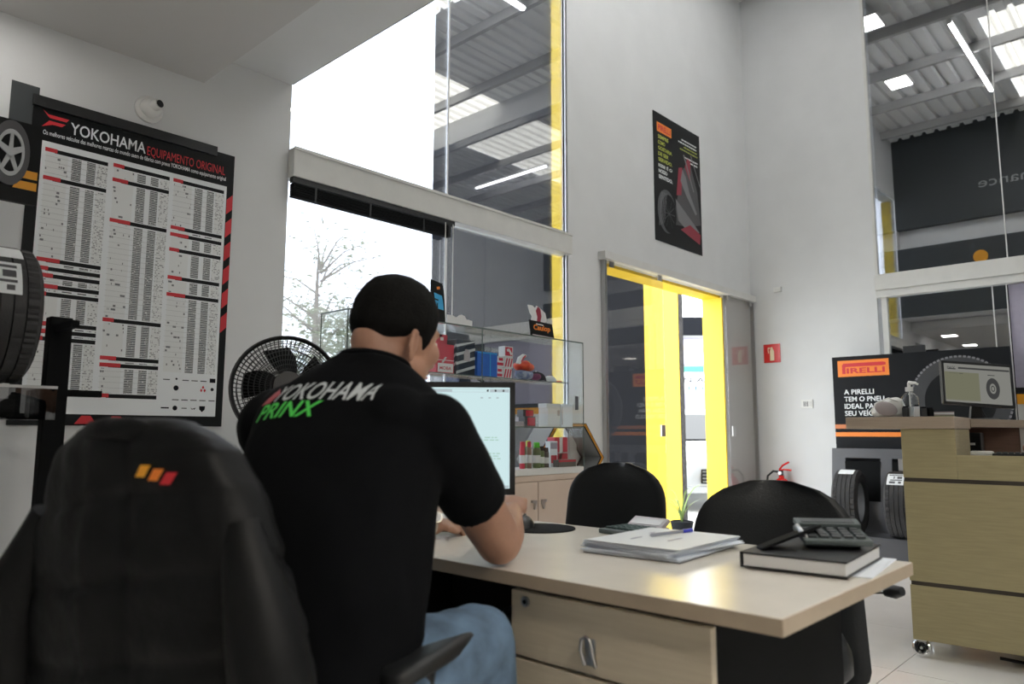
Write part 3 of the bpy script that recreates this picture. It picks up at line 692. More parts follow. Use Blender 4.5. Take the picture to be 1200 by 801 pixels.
# ------------------------------------------------------------------ upper wall poster beside the window
pp = thing('racing_poster', 'black PIRELLI poster with a racing car high on wall above the door', 'poster', (0, 0, 0))
B().lim(5.585, 6.435, YW - .006, YW - .001, 2.77, 3.985).build('board', 'posterblk', pp)
y = YW - .0062
B().lim(5.645, 5.90, y - .0008, y, 3.805, 3.895).build('logo_plate', 'orange', pp)
text('PIRELLI', (5.665, y - .0014, 3.822), (.215, 0, 0), (0, 0, .055), 'red', pp, bold=.03)
for k, s in enumerate(('SEMPRE', 'COMO', 'GOSTARIA', 'DE SER', 'SERVIDO.', 'ESSE É O', 'NOSSO', 'SENTIDO.')):
    text(s, (5.660, y - .0010, 3.742 - k * .0545), (.03 * len(s), 0, 0), (0, 0, .036), mat('lime_print', (.45, .50, .08), .5) if k < 5 else 'white', pp, bold=.03)
for k, ww in enumerate((.30, .36, .26, .33, .0, .26, .14)):
    if ww:
        db = B(); q = 6.385 - ww; rnd = random.Random(k)
        while q < 6.375: # illegible small type
            L = rnd.uniform(.012, .05); db.lim(q, min(q + L, 6.385), y - .0014, y - .0004, 3.845 - k * .033, 3.858 - k * .033); q += L + .008
        db.build('small_print', 'white' if k not in (2, 3) else 'print_lime', pp)
def flat(poly, m, nm, dy=.001, O=(5.585, 2.77)):
    return B().prism(poly, (O[0], y - dy + .0007, O[1]), (1, 0, 0), (0, 0, 1), (0, -1, 0), .0007).build(nm, m, pp)
pg = mat('print_dark_grey', (.06, .06, .065), .5); pm = mat('print_mid_grey', (.17, .17, .18), .5); pk = mat('print_maroon', (.26, .02, .04), .5)
flat([(.30, .20), (.42, .55), (.52, .80), (.66, .86), (.78, .62), (.83, .30), (.60, .24)], pg, 'printed_cockpit')
flat([(.38, .50), (.43, .78), (.50, .80), (.47, .52)], pk, 'printed_panel', .0018)
flat([(.55, .82), (.60, .92), (.66, .90), (.64, .70)], pk, 'printed_panel', .0018)
flat([(.46, .66), (.50, .78), (.56, .72), (.62, .58), (.76, .40), (.73, .38), (.56, .54)], pm, 'printed_driver', .0026)
flat([(.36, .46), (.70, .28), (.80, .22), (.62, .17), (.40, .26)], pm, 'printed_nose', .0026)
flat([(.44, .18), (.80, .10), (.82, .20), (.62, .26)], pk, 'printed_wing', .0032)
for k, (cx, cz, rx, rz) in enumerate(((.20, .30, .16, .205), (.235, .285, .13, .18))):
    flat([(cx + rx * math.cos(2 * PI * i / 24), cz + rz * math.sin(2 * PI * i / 24)) for i in range(24)], 'grey' if k == 0 else 'posterblk', 'printed_tyre', .0036 + k * .0008)
for k in range(5): flat([(.055 + .022 * k, .14 + .01 * k), (.062 + .022 * k, .14 + .01 * k), (.115 + .022 * k, .47), (.108 + .022 * k, .47)], pm, 'printed_groove', .0048)
for k in range(6): flat([(.235 + .10 * math.cos(k * PI / 6) * s_, .285 + .145 * math.sin(k * PI / 6) * s_ + d_) for s_, d_ in ((1, -.004), (1, .004), (-1, .004), (-1, -.004))], pg, 'printed_spoke', .0052)
flat([(.52, .93), (.70, .60), (.71, .61), (.54, .94)], pm, 'printed_halo', .0036); flat([(.66, .96), (.83, .68), (.83, .70), (.67, .97)], pm, 'printed_halo', .0036)

# ================================================================== RIGHT WALL AND RECEPTION
RXs = XR - .001
sgn = thing('extinguisher_sign', 'red square fire extinguisher sign on white wall right of door', 'sign', (RXs, 3.243, 1.881))
B().box((-.002, 0, 0), (.004, .18, .195)).build('plate', 'red2', sgn)
b = B(); N_ = (-1, 0, 0); f3 = ((-.0042, 0, 0), (0, -1, 0), (0, 0, 1), N_, .001)
b.prism([(-.022, -.075), (.022, -.075), (.022, .03), (.012, .045), (-.012, .045), (-.022, .03)], *f3); b.prism([(-.008, .045), (.008, .045), (.006, .065), (-.006, .065)], *f3)
b.prism([(-.006, .058), (-.04, .062), (-.045, .05), (-.008, .050)], *f3); b.prism([(-.045, .052), (-.038, .052), (-.032, .0), (-.040, .0)], *f3)
b.build('pictogram', mat('cream_print', (.75, .66, .45), .5), sgn)
ou = thing('wall_outlet', 'small white wall outlet with vents left of the dark PIRELLI board', 'outlet', (RXs, 2.90, 1.345))
B().box((-.006, 0, 0), (.012, .115, .085)).build('plate', 'whiteplastic', ou, bevel=.003)
for k in range(3): B().box((-.0135, .028 - k * .018, 0), (.003, .008, .05)).build('slot', 'grey', ou)
B().box((-.0145, -.032, 0), (.005, .026, .05)).build('switch', 'alu', ou)
al = thing('alarm_block', 'tiny cream detector block on wall above the red extinguisher sign', 'detector', (RXs, 3.15, 2.545))
B().box((-.015, 0, 0), (.03, .08, .05)).build('body', 'whiteplastic', al, bevel=.004); B().box((-.032, 0, -.005), (.004, .05, .02)).build('grille', 'alu', al)
ex = thing('fire_extinguisher', 'red fire extinguisher with black hose hanging in the room corner', 'fire extinguisher', (XR - .11, 3.15, .12))
B().lathe([(0, 0), (.070, 0), (.078, .012), (.078, .40), (.070, .44), (.048, .47), (.026, .485), (.026, .51), (0, .51)], None, 28).build('cylinder', 'red2', ex, smooth=40)
B().lathe([(.0785, .18), (.0785, .34)], None, 12, (2.4, 4.4)).build('label', 'white', ex)
B().cyl((0, 0, .51), (0, 0, .56), .018, n=12).build('valve', 'black', ex)
B().tube([(0, .02, .555), (-.01, -.03, .57), (-.02, -.11, .565)], .009, 8).build('handle', 'red2', ex)
B().tube([(0, .02, .565), (-.01, -.02, .61), (-.02, -.09, .645)], .009, 8).build('lever', 'red2', ex)
B().cyl((-.02, 0, .535), (-.045, 0, .535), .016, n=12).build('gauge', 'steel', ex)
B().tube([(0, .015, .54), (-.01, .08, .55), (-.02, .135, .50), (-.02, .15, .38), (-.02, .13, .22), (-.02, .10, .14)], .011, 8).build('hose', 'black', ex, smooth=60)
B().box((.09, 0, .42), (.05, .05, .03)).build('wall_bracket', 'steel', ex)

# PIRELLI board standing behind the tyre stand
bd = thing('display_board', 'large black PIRELLI board with tyre picture behind reception counter', 'board', (7.235, 1.83, 0))
B().box((0, 0, .90), (.03, 1.43, 1.74)).build('board', 'boardblk', bd)
B().box((.03, .0, .015), (.20, 1.2, .03)).build('foot', 'black', bd)
O = V((-.0155, 0, 0))
def by(y): return y - 1.83
def bq(y0, y1, z0, z1, m, nm, d=.0006): return B().lim(-.0155 - d, -.0150, by(y0), by(y1), z0, z1).build(nm, m, bd)
bq(2.495, 2.045, 1.580, 1.732, 'orange', 'logo_plate')
X_, Z_ = (0, -1, 0), (0, 0, 1)
# the stretched capital P arches over the rest of the word
lg = B()
lg.prism([(0, 0), (.030, 0), (.030, .064), (.36, .064), (.385, .070), (.385, .092), (.36, .098), (.010, .098), (.010, .088), (0, .086)], (-.0162, by(2.455), 1.607), X_, Z_, (-1, 0, 0), .0008)
lg.build('logo_letter', 'red', bd); text('IRELLI', (-.0170, by(2.415), 1.609), (0, -.335, 0), (0, 0, .050), 'red', bd, bold=.03)
for k, s in enumerate(('A PIRELLI', 'TEM O PNEU', 'IDEAL PARA', 'SEU VEÍCULO')):
    text(s, (-.0165, by(2.449), 1.413 - k * .0665), (0, -(.265, .35, .34, .38)[k], 0), (0, 0, (.046, .046, .046, .058)[k]), 'white', bd, bold=.014)
bq(2.545, 1.115, 1.095, 1.135, mat('rust_print', (.52, .17, .06), .5), 'stripe'); bq(2.545, 1.115, 1.023, 1.063, 'orange', 'stripe')
# printed tyre: dark disc, tread ring with blocks
Mt = Matrix.Translation((-.0155, by(1.50), 1.33)) @ Matrix.Rotation(-PI / 2, 4, 'Y')
B().lathe([(.235, 0), (.235, .0006), (.385, .0006), (.385, 0)], Mt, 56).build('printed_tyre', mat('print_tyre', (.028, .030, .033), .5), bd)
B().lathe([(0, .0012), (.27, .0012), (.27, 0)], Mt, 48).build('printed_hole', 'posterblk', bd)
tb = B()
for k in range(70):
    a0 = 2 * PI * k / 70; a1 = a0 + 2 * PI / 110
    tb.add([tuple(Mt @ V((r * math.cos(a), r * math.sin(a), .0012))) for a, r in ((a0, .372), (a1, .372), (a1, .389), (a0, .389))], [(0, 1, 2, 3)])
tb.build('printed_blocks', pm, bd, fix=False)
tag(B().lim(7.26, 7.29, 1.75, 1.93, 1.55, 1.835).build('board_clip', 'black'), 'small dark block peeking above the top edge of the PIRELLI board', 'block')

st = thing('tyre_stand', 'dark grey slanted display stand holding tyres beneath PIRELLI board', 'stand', (6.92, 1.83, 0))
b = B(); b.prism([(-.22, 0), (.22, 0), (.22, .19), (-.22, .19)], (0, -.75, 0), (1, 0, 0), (0, 0, 1), (0, 1, 0), 1.46); b.build('plinth', 'grey', st, bevel=.004)
bk = B(); tilt = .10
def sp(y, z, d=0): return (.10 + tilt * (z - .19) / .7 + d, y, z)
def slab(y0, y1, z0, z1): 
    bk.add([sp(y0, z0), sp(y1, z0), sp(y1, z1), sp(y0, z1), sp(y0, z0, .02), sp(y1, z0, .02), sp(y1, z1, .02), sp(y0, z1, .02)], [(0, 1, 2, 3), (4, 7, 6, 5), (0, 4, 5, 1), (3, 2, 6, 7), (0, 3, 7, 4), (1, 5, 6, 2)])
slab(-.75, .72, .83, .915); slab(-.75, .72, .19, .45)
for y0, y1 in ((.60, .72), (.205, .30), (-.20, -.10), (-.60, -.50), (-.75, -.70)): slab(y0, y1, .4501, .8299)
bk.build('backboard', 'grey', st, fix=False)
for yy in (.45, .05, -.35): B().box((.18, yy, .55), (.01, .30, .5)).build('slot_shade', 'matblack', st)
B().box((.13, .10, .78), (.02, .07, .10)).build('bracket', 'steel', st)
t1 = make_tyre('tyre', 'wide tread tyre leftmost on the grey stand beside the wall', .272, .20)
t1.location = (6.80, 2.30, .192); t1.rotation_euler = (0, 0, math.radians(6)); sticker(t1, .272, .20, math.radians(95), math.radians(118), -.06, .06, False)
t2 = make_tyre('tyre', 'tyre with white tread label on grey stand next to counter', .272, .20)
t2.location = (6.80, 1.885, .192); t2.rotation_euler = (0, 0, math.radians(6)); sticker(t2, .272, .20, math.radians(112), math.radians(141), -.05, .075)
t3 = dup(t1, (6.80, 1.48, .192), label='tyre on the grey stand hidden behind the reception counter')

# ------------------------------------------------------------------ reception counter (on castors)
rc0 = thing('reception_counter', 'olive wood reception counter on castors at right edge', 'counter', (3.978, 1.091, 0), -PI / 2 + .065)
rc0.scale = (.946, .946, 1)
# local: +X along the face to the right, +Y towards the back
D = .46
def cb(x0, x1, y0, y1, z0, z1, m, nm, bev=.002): return B().lim(x0, x1, y0, y1, z0, z1).build(nm, m, rc0, bevel=bev)
cb(0, .245, 0, D, .838, 1.073, 'counter', 'front_panel'); cb(.2455, 1.5, 0, .02, .838, .951, 'counter', 'front_panel')
cb(0, 1.5, 0, D, .352, .819, 'counter', 'front_panel'); cb(0, 1.5, 0, D, .082, .333, 'counter', 'front_panel')
cb(.006, 1.494, .006, D - .01, .331, .353, 'groove', 'joint_strip', 0); cb(.006, 1.494, .006, D - .01, .818, .839, 'groove', 'joint_strip', 0)
cb(-.262, .248, -.02, D + .03, 1.074, 1.132, 'ledge', 'ledge')
B().prism([(-.20, D + .031), (.252, D + .031), (.455, 1.02), (.455, 1.12), (.262, 1.25), (.262, 2.55), (-.20, 2.55)], (0, 0, 1.085), (1, 0, 0), (0, 1, 0), (0, 0, 1), .042).build('return_top', 'ledge', rc0, bevel=.002)
cb(.116, .425, 1.02, 1.04, .30, 1.084, 'brown', 'inner_back_panel'); cb(.426, .455, 1.01, 1.045, .03, 1.084, 'alu', 'end_post')
cb(.10, .115, D + .001, 2.55, .30, 1.084, 'brown', 'inner_side_panel'); cb(.1155, 1.4, .021, 1.0, .70, .725, 'brown', 'inner_desk'); cb(-.19, .09, 2.51, 2.54, .03, 1.084, 'brown', 'end_panel')
for cx, cy in ((.03, .035), (.05, D - .05), (.62, .06), (1.3, .06), (1.3, D - .05)):
    c = B(); c.box((cx, cy, .079), (.05, .05, .006)); c.box((cx, cy + .024, .060), (.04, .006, .034)); c.cyl((cx, cy - .02, .042), (cx, cy + .024, .042), .006, n=8)
    cc = c.build('castor', 'steel', rc0)
    Mc = Matrix.Translation((cx, cy, .042)) @ Matrix.Rotation(PI / 2 - .25, 4, 'X')
    B().lathe([(.0, -.012), (.012, -.014), (.018, -.010), (.030, -.010), (.034, -.015), (.042, -.011), (.042, .011), (.034, .015), (.018, .012), (0, .014)], Mc, 24).build('wheel', 'chrome', cc, smooth=30)
B().tube([(.35, .12, .03), (.55, .16, .012), (.75, .14, .012), (1.0, .2, .012)], .008, 6).build('loose_cable', 'black', rc0)

def mon_frame(t, W, H, dp, bez, fm, sm, tiltm):
    """monitor head: local X right, Y away from viewer, Z up, centred"""
    B().lim(-W / 2, W / 2, 0, dp, -H / 2, H / 2).build('housing', fm, t, bevel=.006)
    fr = B(); 
    for x0, x1, z0, z1 in ((-W / 2, W / 2, H / 2 - bez, H / 2), (-W / 2, W / 2, -H / 2, -H / 2 + bez * 1.15), (-W / 2, -W / 2 + bez, -H / 2, H / 2), (W / 2 - bez, W / 2, -H / 2, H / 2)): fr.lim(x0, x1, -.006, .0005, z0, z1)
    fr.build('bezel', fm, t)
    return B().lim(-W / 2 + bez, W / 2 - bez, -.002, .0, -H / 2 + bez * 1.15, H / 2 - bez).build('screen', sm, t)
tm = thing('till_monitor', 'black flat monitor showing a tyre page on reception counter', 'monitor', (4.9570, 0.9460, 1.128), math.radians(-48))
hd = bpy.data.objects.new('monitor_head', None)
Wm, Hm = .405, .255
b = B(); 
R_ = Matrix.Rotation(math.radians(-7), 3, 'X') @ Matrix.Rotation(math.radians(4), 3, 'Y')
def tl(o): o.matrix_local = Matrix.Translation((.0, -.02, .205)) @ R_.to_4x4()
s0 = mon_frame(tm, Wm, Hm, .022, .014, 'black', 'screen2', 0)
for o in list(tm.children): tl(o)
def scr(par, x0, x1, z0, z1, m, nm='screen_block', d=.0025): return B().lim(x0, x1, -d, -.0021, z0, z1).build(nm, m, par)
scr(s0, -.185, .01, -.10, .065, 'screen2y'); scr(s0, -.105, .185, .085, .095, 'screen2d'); scr(s0, -.165, -.12, .080, .086, 'screen2d'); scr(s0, -.16, -.08, .056, .060, 'screen2d'); scr(s0, .06, .10, .056, .060, 'screen2d')
text('PAIX', (-.168, -.0027, .082), (.045, 0, 0), (0, 0, .016), 'screen2d', s0)
Ms = Matrix.Translation((.085, -.0022, -.02)) @ Matrix.Diagonal((.62, 1, 1, 1)) @ Matrix.Rotation(PI / 2, 4, 'X')
B().lathe([(.030, 0), (.030, .0006), (.062, .0006), (.062, 0)], Ms, 30).build('screen_tyre', 'screen2d', s0); B().lathe([(.012, 0), (.012, .0005), (.018, .0005), (.018, 0)], Ms, 20).build('screen_tyre_hub', 'screen2d', s0)
B().prism([(-.035, 0), (.035, 0), (.025, .13), (-.025, .13)], (0, .01, .008), (1, 0, 0), (0, -.12, 1), (0, 1, .12), .02).build('stand_neck', 'black', tm, bevel=.003)
B().ell((0, 0, .004), ((.12, 0, 0), (0, .085, 0), (0, 0, .008)), 28, 8).build('stand_foot', 'black', tm, smooth=60)
B().tube([(.02, .04, .13), (.06, .06, .06), (.09, .07, .012), (.16, .05, .008)], .005, 6).build('cable', 'black', tm)

pc = thing('computer_tower', 'black slim computer tower on the inner desk of the counter', 'computer', (4.70, .925, .727), math.radians(8))
B().box((0, 0, .165), (.30, .085, .33)).build('case', 'black', pc, bevel=.006); B().box((-.152, 0, .165), (.006, .078, .32)).build('front_panel', 'matblack', pc, bevel=.002)
B().box((-.156, .01, .27), (.004, .05, .012)).build('drive_slot', 'steel', pc); B().cyl((-.154, 0, .20), (-.158, 0, .20), .008, n=12).build('power_button', 'steel', pc)
de = thing('card_terminal', 'pale grey device lying on inner counter desk before the tower', 'device', (4.46, .845, .727), math.radians(10))
B().lim(-.04, .04, -.055, .055, 0, .236).build('body', 'alu', de, bevel=.012); B().lim(-.041, -.0405, -.04, .04, .05, .18).build('front_face', 'white', de)
kb = thing('keyboard', 'dark keyboard edge at far right inside the counter', 'keyboard', (4.4462, 0.6622, .94), math.radians(8))
B().box((0, 0, .006), (.16, .26, .014)).build('case', 'black', kb, bevel=.003)
for i in range(4):
    for j in range(9): B().box((-.055 + i * .034, -.105 + j * .026, .016), (.026, .020, .006)).build('key', 'keydark', kb)
tag(B().lim(4.36, 4.54, .50, .76, .727, .938).build('paper_tray', 'brown'), 'brown tray inside the counter supporting the keyboard', 'tray')

# things on the counter ledge
sn = thing('sanitizer_bottle', 'clear pump bottle of hand gel on the counter ledge', 'bottle', (4.0678, 1.0642, 1.133))
B().lathe([(0, 0), (.036, 0), (.040, .006), (.040, .075), (.036, .10), (.020, .118), (.014, .122), (.014, .130)], None, 28).build('bottle', 'clear', sn, smooth=40)
B().lathe([(0, .003), (.036, .003), (.037, .05), (0, .05)], None, 24).build('gel', 'liquid', sn, smooth=40)
B().lathe([(0, .128), (.018, .128), (.018, .148), (.008, .150), (.008, .164), (0, .164)], None, 20).build('collar', 'whiteplastic', sn, smooth=40)
B().tube([(.006, 0, .168), (0, 0, .170), (-.002, -.03, .168), (-.003, -.042, .160)], [.010, .010, .006, .005], 10).build('pump_head', 'whiteplastic', sn, smooth=50)
B().cyl((0, 0, .02), (0, 0, .128), .003, n=8).build('dip_tube', 'whiteplastic', sn)
mk_ = thing('mask_dispenser', 'rounded white dispenser with grey side on the counter ledge', 'dispenser', (4.0300, 1.1768, 1.133), math.radians(35))
b = B(); prof = [(-.075, 0), (.07, 0), (.078, .02), (.072, .05), (.03, .085), (-.035, .105), (-.055, .09), (-.078, .04)]
b.prism(prof, (0, -.04, 0), (0, 1, 0), (0, 0, 1), (1, 0, 0), .09); b.build('shell', 'whiteplastic', mk_, bevel=.02, seg=3)
B().ell((.0, -.01, .042), ((.008, 0, 0), (0, .055, .012), (0, -.004, .036)), 22, 10).build('grey_side', 'calclight', mk_, smooth=60)
B().tube([(-.012, -.065, .078), (-.014, -.02, .095), (-.014, .04, .07), (-.01, .066, .03)], .004, 6).build('strap', 'alu', mk_)
for k, (x, y, hh, m_) in enumerate(((4.25, 1.135, .045, 'black'), (4.26, 1.085, .05, 'silvercard'), (4.26, 1.055, .040, 'black'), (4.28, 1.03, .036, 'matblack'))):
    lab = ('small black stamp pot beside sanitizer bottle base', 'small silver pot in front of the sanitizer bottle', 'small black box right of sanitizer bottle', 'flat dark pad holder nearer the till monitor')[k]
    t = thing('stationery_pot', lab, 'pot', (x * .946, y * .946, 1.133), .3 * k)
    B().box((0, 0, hh / 2), (.03, .026, hh)).build('body', m_, t, bevel=.003); B().box((0, 0, hh + .004), (.022, .018, .008)).build('rim', 'matblack', t)
cd = thing('card_stack', 'small stack of pale cards on counter ledge near monitor', 'cards', (4.1246, 0.9318, 1.133), .2)
for k in range(4): B().box((.002 * (k % 2), 0, .004 + k * .006), (.055, .09, .005)).build('card', ('olive', 'calclight', 'white', 'calclight')[k], cd)

# ================================================================== GLASS SHOWCASE
sh = thing('glass_showcase', 'glass display cabinet on beige cupboard under the tall window', 'showcase', (0, 0, 0))
SX0, SX1, SY0, SY1 = 2.07, 3.955, 3.03, 3.265
def yc(y): return 3.052 + (y - 3.06) * .68
B().lim(SX0, SX1, SY0, SY1, .79, .83).build('counter_slab', 'alu', sh, bevel=.003)
B().lim(SX0 + .01, SX1 - .01, SY0 + .012, SY1, .02, .789).build('cupboard', 'cabinet', sh)
B().lim(SX0 + .008, SX1 - .008, SY0 + .002, SY0 + .011, .755, .788).build('top_rail', 'cabinet', sh)
nx = [SX0 + .01, 2.535, 3.01, 3.487, SX1 - .01]
for i in range(4):
    d = B().lim(nx[i] + .0025, nx[i + 1] - .0025, SY0 - .006, SY0 + .011, .06, .750).build('cupboard_door', 'cabinet', sh, bevel=.002)
    hx = nx[i + 1] - .045 if i % 2 == 0 else nx[i] + .045
    s_ = 1 if i % 2 == 0 else -1
    B().prism([(-.022 * s_, .012), (.018 * s_, .012), (.020 * s_, -.012), (.006 * s_, -.045), (-.003 * s_, -.040), (.002 * s_, -.008), (-.022 * s_, -.002)], (hx, SY0 - .0065, .63), (1, 0, 0), (0, 0, 1), (0, -1, 0), .014).build('handle', 'steel', d)
g_ = .006
for x0, x1, y0, y1, z0, z1 in ((SX0, 2.995, SY0, SY0 + g_, .831, 1.648), (3.001, SX1, SY0, SY0 + g_, .831, 1.648), (SX0, SX0 + g_, SY0 + g_, SY1, .831, 1.648), (SX1 - g_, SX1, SY0 + g_, SY1, .831, 1.648)):
    B().lim(x0, x1, y0, y1, z0, z1).build('glass_panel', 'clear', sh)
B().lim(SX0, SX1, SY0, SY1, 1.649, 1.656).build('glass_top', 'clear', sh)
B().lim(SX0 + g_, SX1 - .12, SY0 + .03, SY1 - .01, 1.372, 1.379).build('glass_shelf', 'clear', sh)
B().lim(SX0 + g_, SX1 - g_, SY0 + .008, SY1 - .01, 1.078, 1.088).build('glass_shelf', 'clear', sh)
eb = B()   # bright ground edges of the panes
for (a, c) in (((SX0, SY0 - .001, 1.6525), (SX1, SY0 - .001, 1.6525)), ((SX0 - .001, SY0, 1.6525), (SX0 - .001, SY1, 1.6525))): eb.tube([a, c], .0042, 6)
for x in (SX0, 2.998, SX1): eb.tube([(x, SY0 - .001, .832), (x, SY0 - .001, 1.65)], .0035, 6)
eb.tube([(SX0, SY1, .832), (SX0, SY1, 1.65)], .003, 6); eb.tube([(SX0 + .01, SY0 + .029, 1.3755), (SX1 - .12, SY0 + .029, 1.3755)], .003, 6); eb.tube([(SX0 + .01, SY0 + .008, 1.083), (SX1 - .01, SY0 + .008, 1.083)], .0045, 6)
eb.build('pane_edge', mat('green_grey_glass_edge', (.10, .13, .12), .25), sh)
B().lim(SX1 - .09, SX1 - .06, SY0 - .006, SY0 - .0005, 1.20, 1.29).build('slide_pull', 'grey', sh)

def carton(name, label, x0, x1, y0, y1, z0, h, m, rz=0, cat='box', extra=None, bev=.002):
    y0, y1 = yc(y0), yc(y1)
    t = thing(name, label, cat, ((x0 + x1) / 2, (y0 + y1) / 2, z0), rz)
    B().lim(-(x1 - x0) / 2, (x1 - x0) / 2, -(y1 - y0) / 2, (y1 - y0) / 2, 0, h).build('carton', m, t, bevel=bev)
    w_, d_ = (x1 - x0) / 2, (y1 - y0) / 2
    def fr(u0, u1, v0, v1, mm, nm='print', e=.0006, ): return B().lim(-w_ + 2 * w_ * u0, -w_ + 2 * w_ * u1, -d_ - e, -d_ + .0004, h * v0, h * v1).build(nm, mm, t)
    def sd(poly, mm, nm='stripe', e=.0008): return B().prism([(-w_ + 2 * w_ * u, h * v) for u, v in poly], (0, -d_ - .0001, 0), (1, 0, 0), (0, 0, 1), (0, -1, 0), e).build(nm, mm, t)
    def ls(poly, mm, nm='stripe', e=.0008): return B().prism([(-d_ + 2 * d_ * u, h * v) for u, v in poly], (-w_ - .0001, 0, 0), (0, 1, 0), (0, 0, 1), (-1, 0, 0), e).build(nm, mm, t)
    if extra: extra(fr, sd, ls, t, w_, d_, h)
    return t
ZS = 1.3795
def ex_red(fr, sd, ls, t, w_, d_, h):
    fr(.1, .95, .04, .34, 'cardwhite'); fr(.0, 1, .44, .46, 'cardwhite'); text('MOBA', (-w_ * .6, -d_ - .0012, h * .12), (w_ * 1.3, 0, 0), (0, 0, h * .12), 'crimson', t, bold=.02); sd([(.3, .36), (.4, .36), (.6, .56), (.5, .56)], 'silvercard')
carton('red_carton', 'red carton with white label on upper showcase shelf nearest the man', 2.70, 2.835, 3.12, 3.24, ZS, .165, 'crimson', extra=ex_red)
carton('crimson_tube_box', 'tall slim crimson box behind the red carton on the upper shelf', 2.79, 2.87, 3.26, 3.34, ZS, .235, 'crimson', extra=lambda fr, sd, ls, t, w_, d_, h: fr(.3, .6, .85, .93, 'cardwhite'))
def ex_str(fr, sd, ls, t, w_, d_, h):
    for k in range(4): sd([(0, .02 + .25 * k), (0, .10 + .25 * k), (1, min(1, .30 + .25 * k)), (1, min(.99, .22 + .25 * k))], 'silvercard')
    for k in range(3): ls([(0, .30 + .25 * k), (0, .38 + .25 * k), (1, .08 + .25 * k), (1, .0 + .25 * k)], 'silvercard')
    fr(.40, .72, .40, .66, 'calclight', 'label', .0016); fr(.46, .66, .66, .74, 'calclight', 'label', .0016)
carton('striped_box', 'black box with diagonal silver stripes beside the blue box', 2.865, 3.015, 3.14, 3.26, ZS, .205, 'navy', extra=ex_str)
carton('blue_box', 'plain bright blue box between striped box and red white cartons', 3.035, 3.205, 3.14, 3.26, ZS, .150, 'blue', extra=lambda fr, sd, ls, t, w_, d_, h: (fr(.02, .98, .93, .97, 'cyan'), fr(.62, .66, .0, 1, 'cyan')))
for k, (x, z, lb) in enumerate(((3.225, ZS, 'small white carton with red print, lower left of the stack'), (3.305, ZS, 'small white carton with red stripes, lower right of the stack'), (3.235, ZS + .068, 'small white carton with red print, middle of the stack'), (3.315, ZS + .068, 'striped small carton, middle right of the stack'), (3.315, ZS + .136, 'topmost small carton with shoe picture on the stack'))):
    def ex_s(fr, sd, ls, t, w_, d_, h, k=k):
        if k in (1, 3):
            for q in range(3): sd([(.0 + .3 * q, .1), (.16 + .3 * q, .1), (.36 + .3 * q, .9), (.2 + .3 * q, .9)], 'crimson')
        elif k == 4: fr(.05, .9, .1, .9, 'crimson'); sd([(.2, .7), (.5, .8), (.9, .3), (.7, .15), (.5, .5), (.25, .5)], 'cardwhite', 'picture', .0014)
        else: fr(.1, .9, .15, .42, 'crimson'); fr(.35, .85, .60, .85, 'crimson')
    carton('small_carton', lb, x - .037, x + .037, 3.15, 3.23, z, .066, 'cardwhite', extra=ex_s, cat='carton')
# soft goods on the right of the upper shelf
def lump(name, label, c, ax, m, cat, seed=0, amp=.12, extra=None):
    t = thing(name, label, cat, (c[0], yc(c[1]), c[2])); b = B()
    n, mm = 26, 14; b.ell((0, 0, ax[2]), ((ax[0], 0, 0), (0, ax[1], 0), (0, 0, ax[2])), n, mm)
    for i, v in enumerate(b.v):
        d = noise.noise(V((v[0] * 22 + seed, v[1] * 22, v[2] * 30))); k = 1 + amp * d
        b.v[i] = (v[0] * k, v[1] * k, max(0.0, v[2] * k))
    b.build('bag', m, t, smooth=70)
    if extra: extra(t)
    return t
def cap_thing(label, c, m1, m2, rz, s=1):
    t = thing('folded_cap', label, 'cap', (c[0], yc(c[1]), c[2]), rz)
    b = B(); n, mm = 24, 8
    for i in range(mm + 1):
        th = PI / 2 * i / mm
        for j in range(n): b.v.append((.075 * s * math.cos(th) * math.cos(2 * PI * j / n), .065 * s * math.cos(th) * math.sin(2 * PI * j / n), .002 + .062 * s * math.sin(th) ** .9))
    for i in range(mm):
        for j in range(n): k = (j + 1) % n; b.f.append((i * n + j, i * n + k, (i + 1) * n + k, (i + 1) * n + j))
    b.build('crown', m1, t, smooth=60)
    v = [(.05 * s + .085 * s * math.sin(PI * u / 10) ** .6 * 1.0, .062 * s * math.cos(PI * u / 10), .004 + .012 * math.sin(PI * u / 10)) for u in range(11)]
    B().prism([(p[0], p[1]) for p in v], (0, 0, .003), (1, 0, 0), (0, 1, 0), (0, 0, 1), .005).build('peak', m2, t, bevel=.001)
    B().ell((0, 0, .064 * s), ((.007, 0, 0), (0, .007, 0), (0, 0, .004)), 10, 6).build('button', m2, t)
    return t
lump('printed_pouch', 'dark blue printed pouch lying under the red cap on upper shelf', (3.46, 3.16, ZS), (.075, .05, .032), mat('navy_print_cloth', (.03, .06, .20), .7, col2=(.35, .38, .45), vscale=40), 'pouch', 2)
lump('purple_pouch', 'small purple pouch squeezed between blue pouch and dark cap', (3.545, 3.12, ZS), (.03, .035, .024), mat('purple_cloth', (.15, .015, .07), .7), 'pouch', 5)
lump('red_cloth_bag', 'crumpled red orange bag on the upper showcase shelf', (3.49, 3.20, ZS + .055), (.085, .05, .035), mat('red_cloth', (.52, .02, .015), .6, col2=(.75, .12, .02), vscale=18), 'bag', 8, .2)
wst = thing('white_striped_strap', 'white and red rolled strap leaning on the crumpled red bag', 'strap', (3.44, 3.134, ZS + .10))
b = B(); b.tube([(-.02, 0, 0), (.0, 0, .035), (.03, 0, .055), (.055, 0, .058)], [.016, .018, .014, .008], 10); b.build('roll', 'cardwhite', wst, smooth=60); B().tube([(-.005, -.014, .015), (.012, -.016, .04), (.035, -.013, .055)], .006, 6).build('red_band', 'crimson', wst)
cap_thing('dark cap with pale peak at the right end of the upper shelf', (3.60, 3.19, ZS), 'matblack', 'cardwhite', .2)
cap_thing('silver cap in front of the dark cap on the upper shelf', (3.715, 3.165, ZS), 'silvercard', 'crimson', -.3, .66)
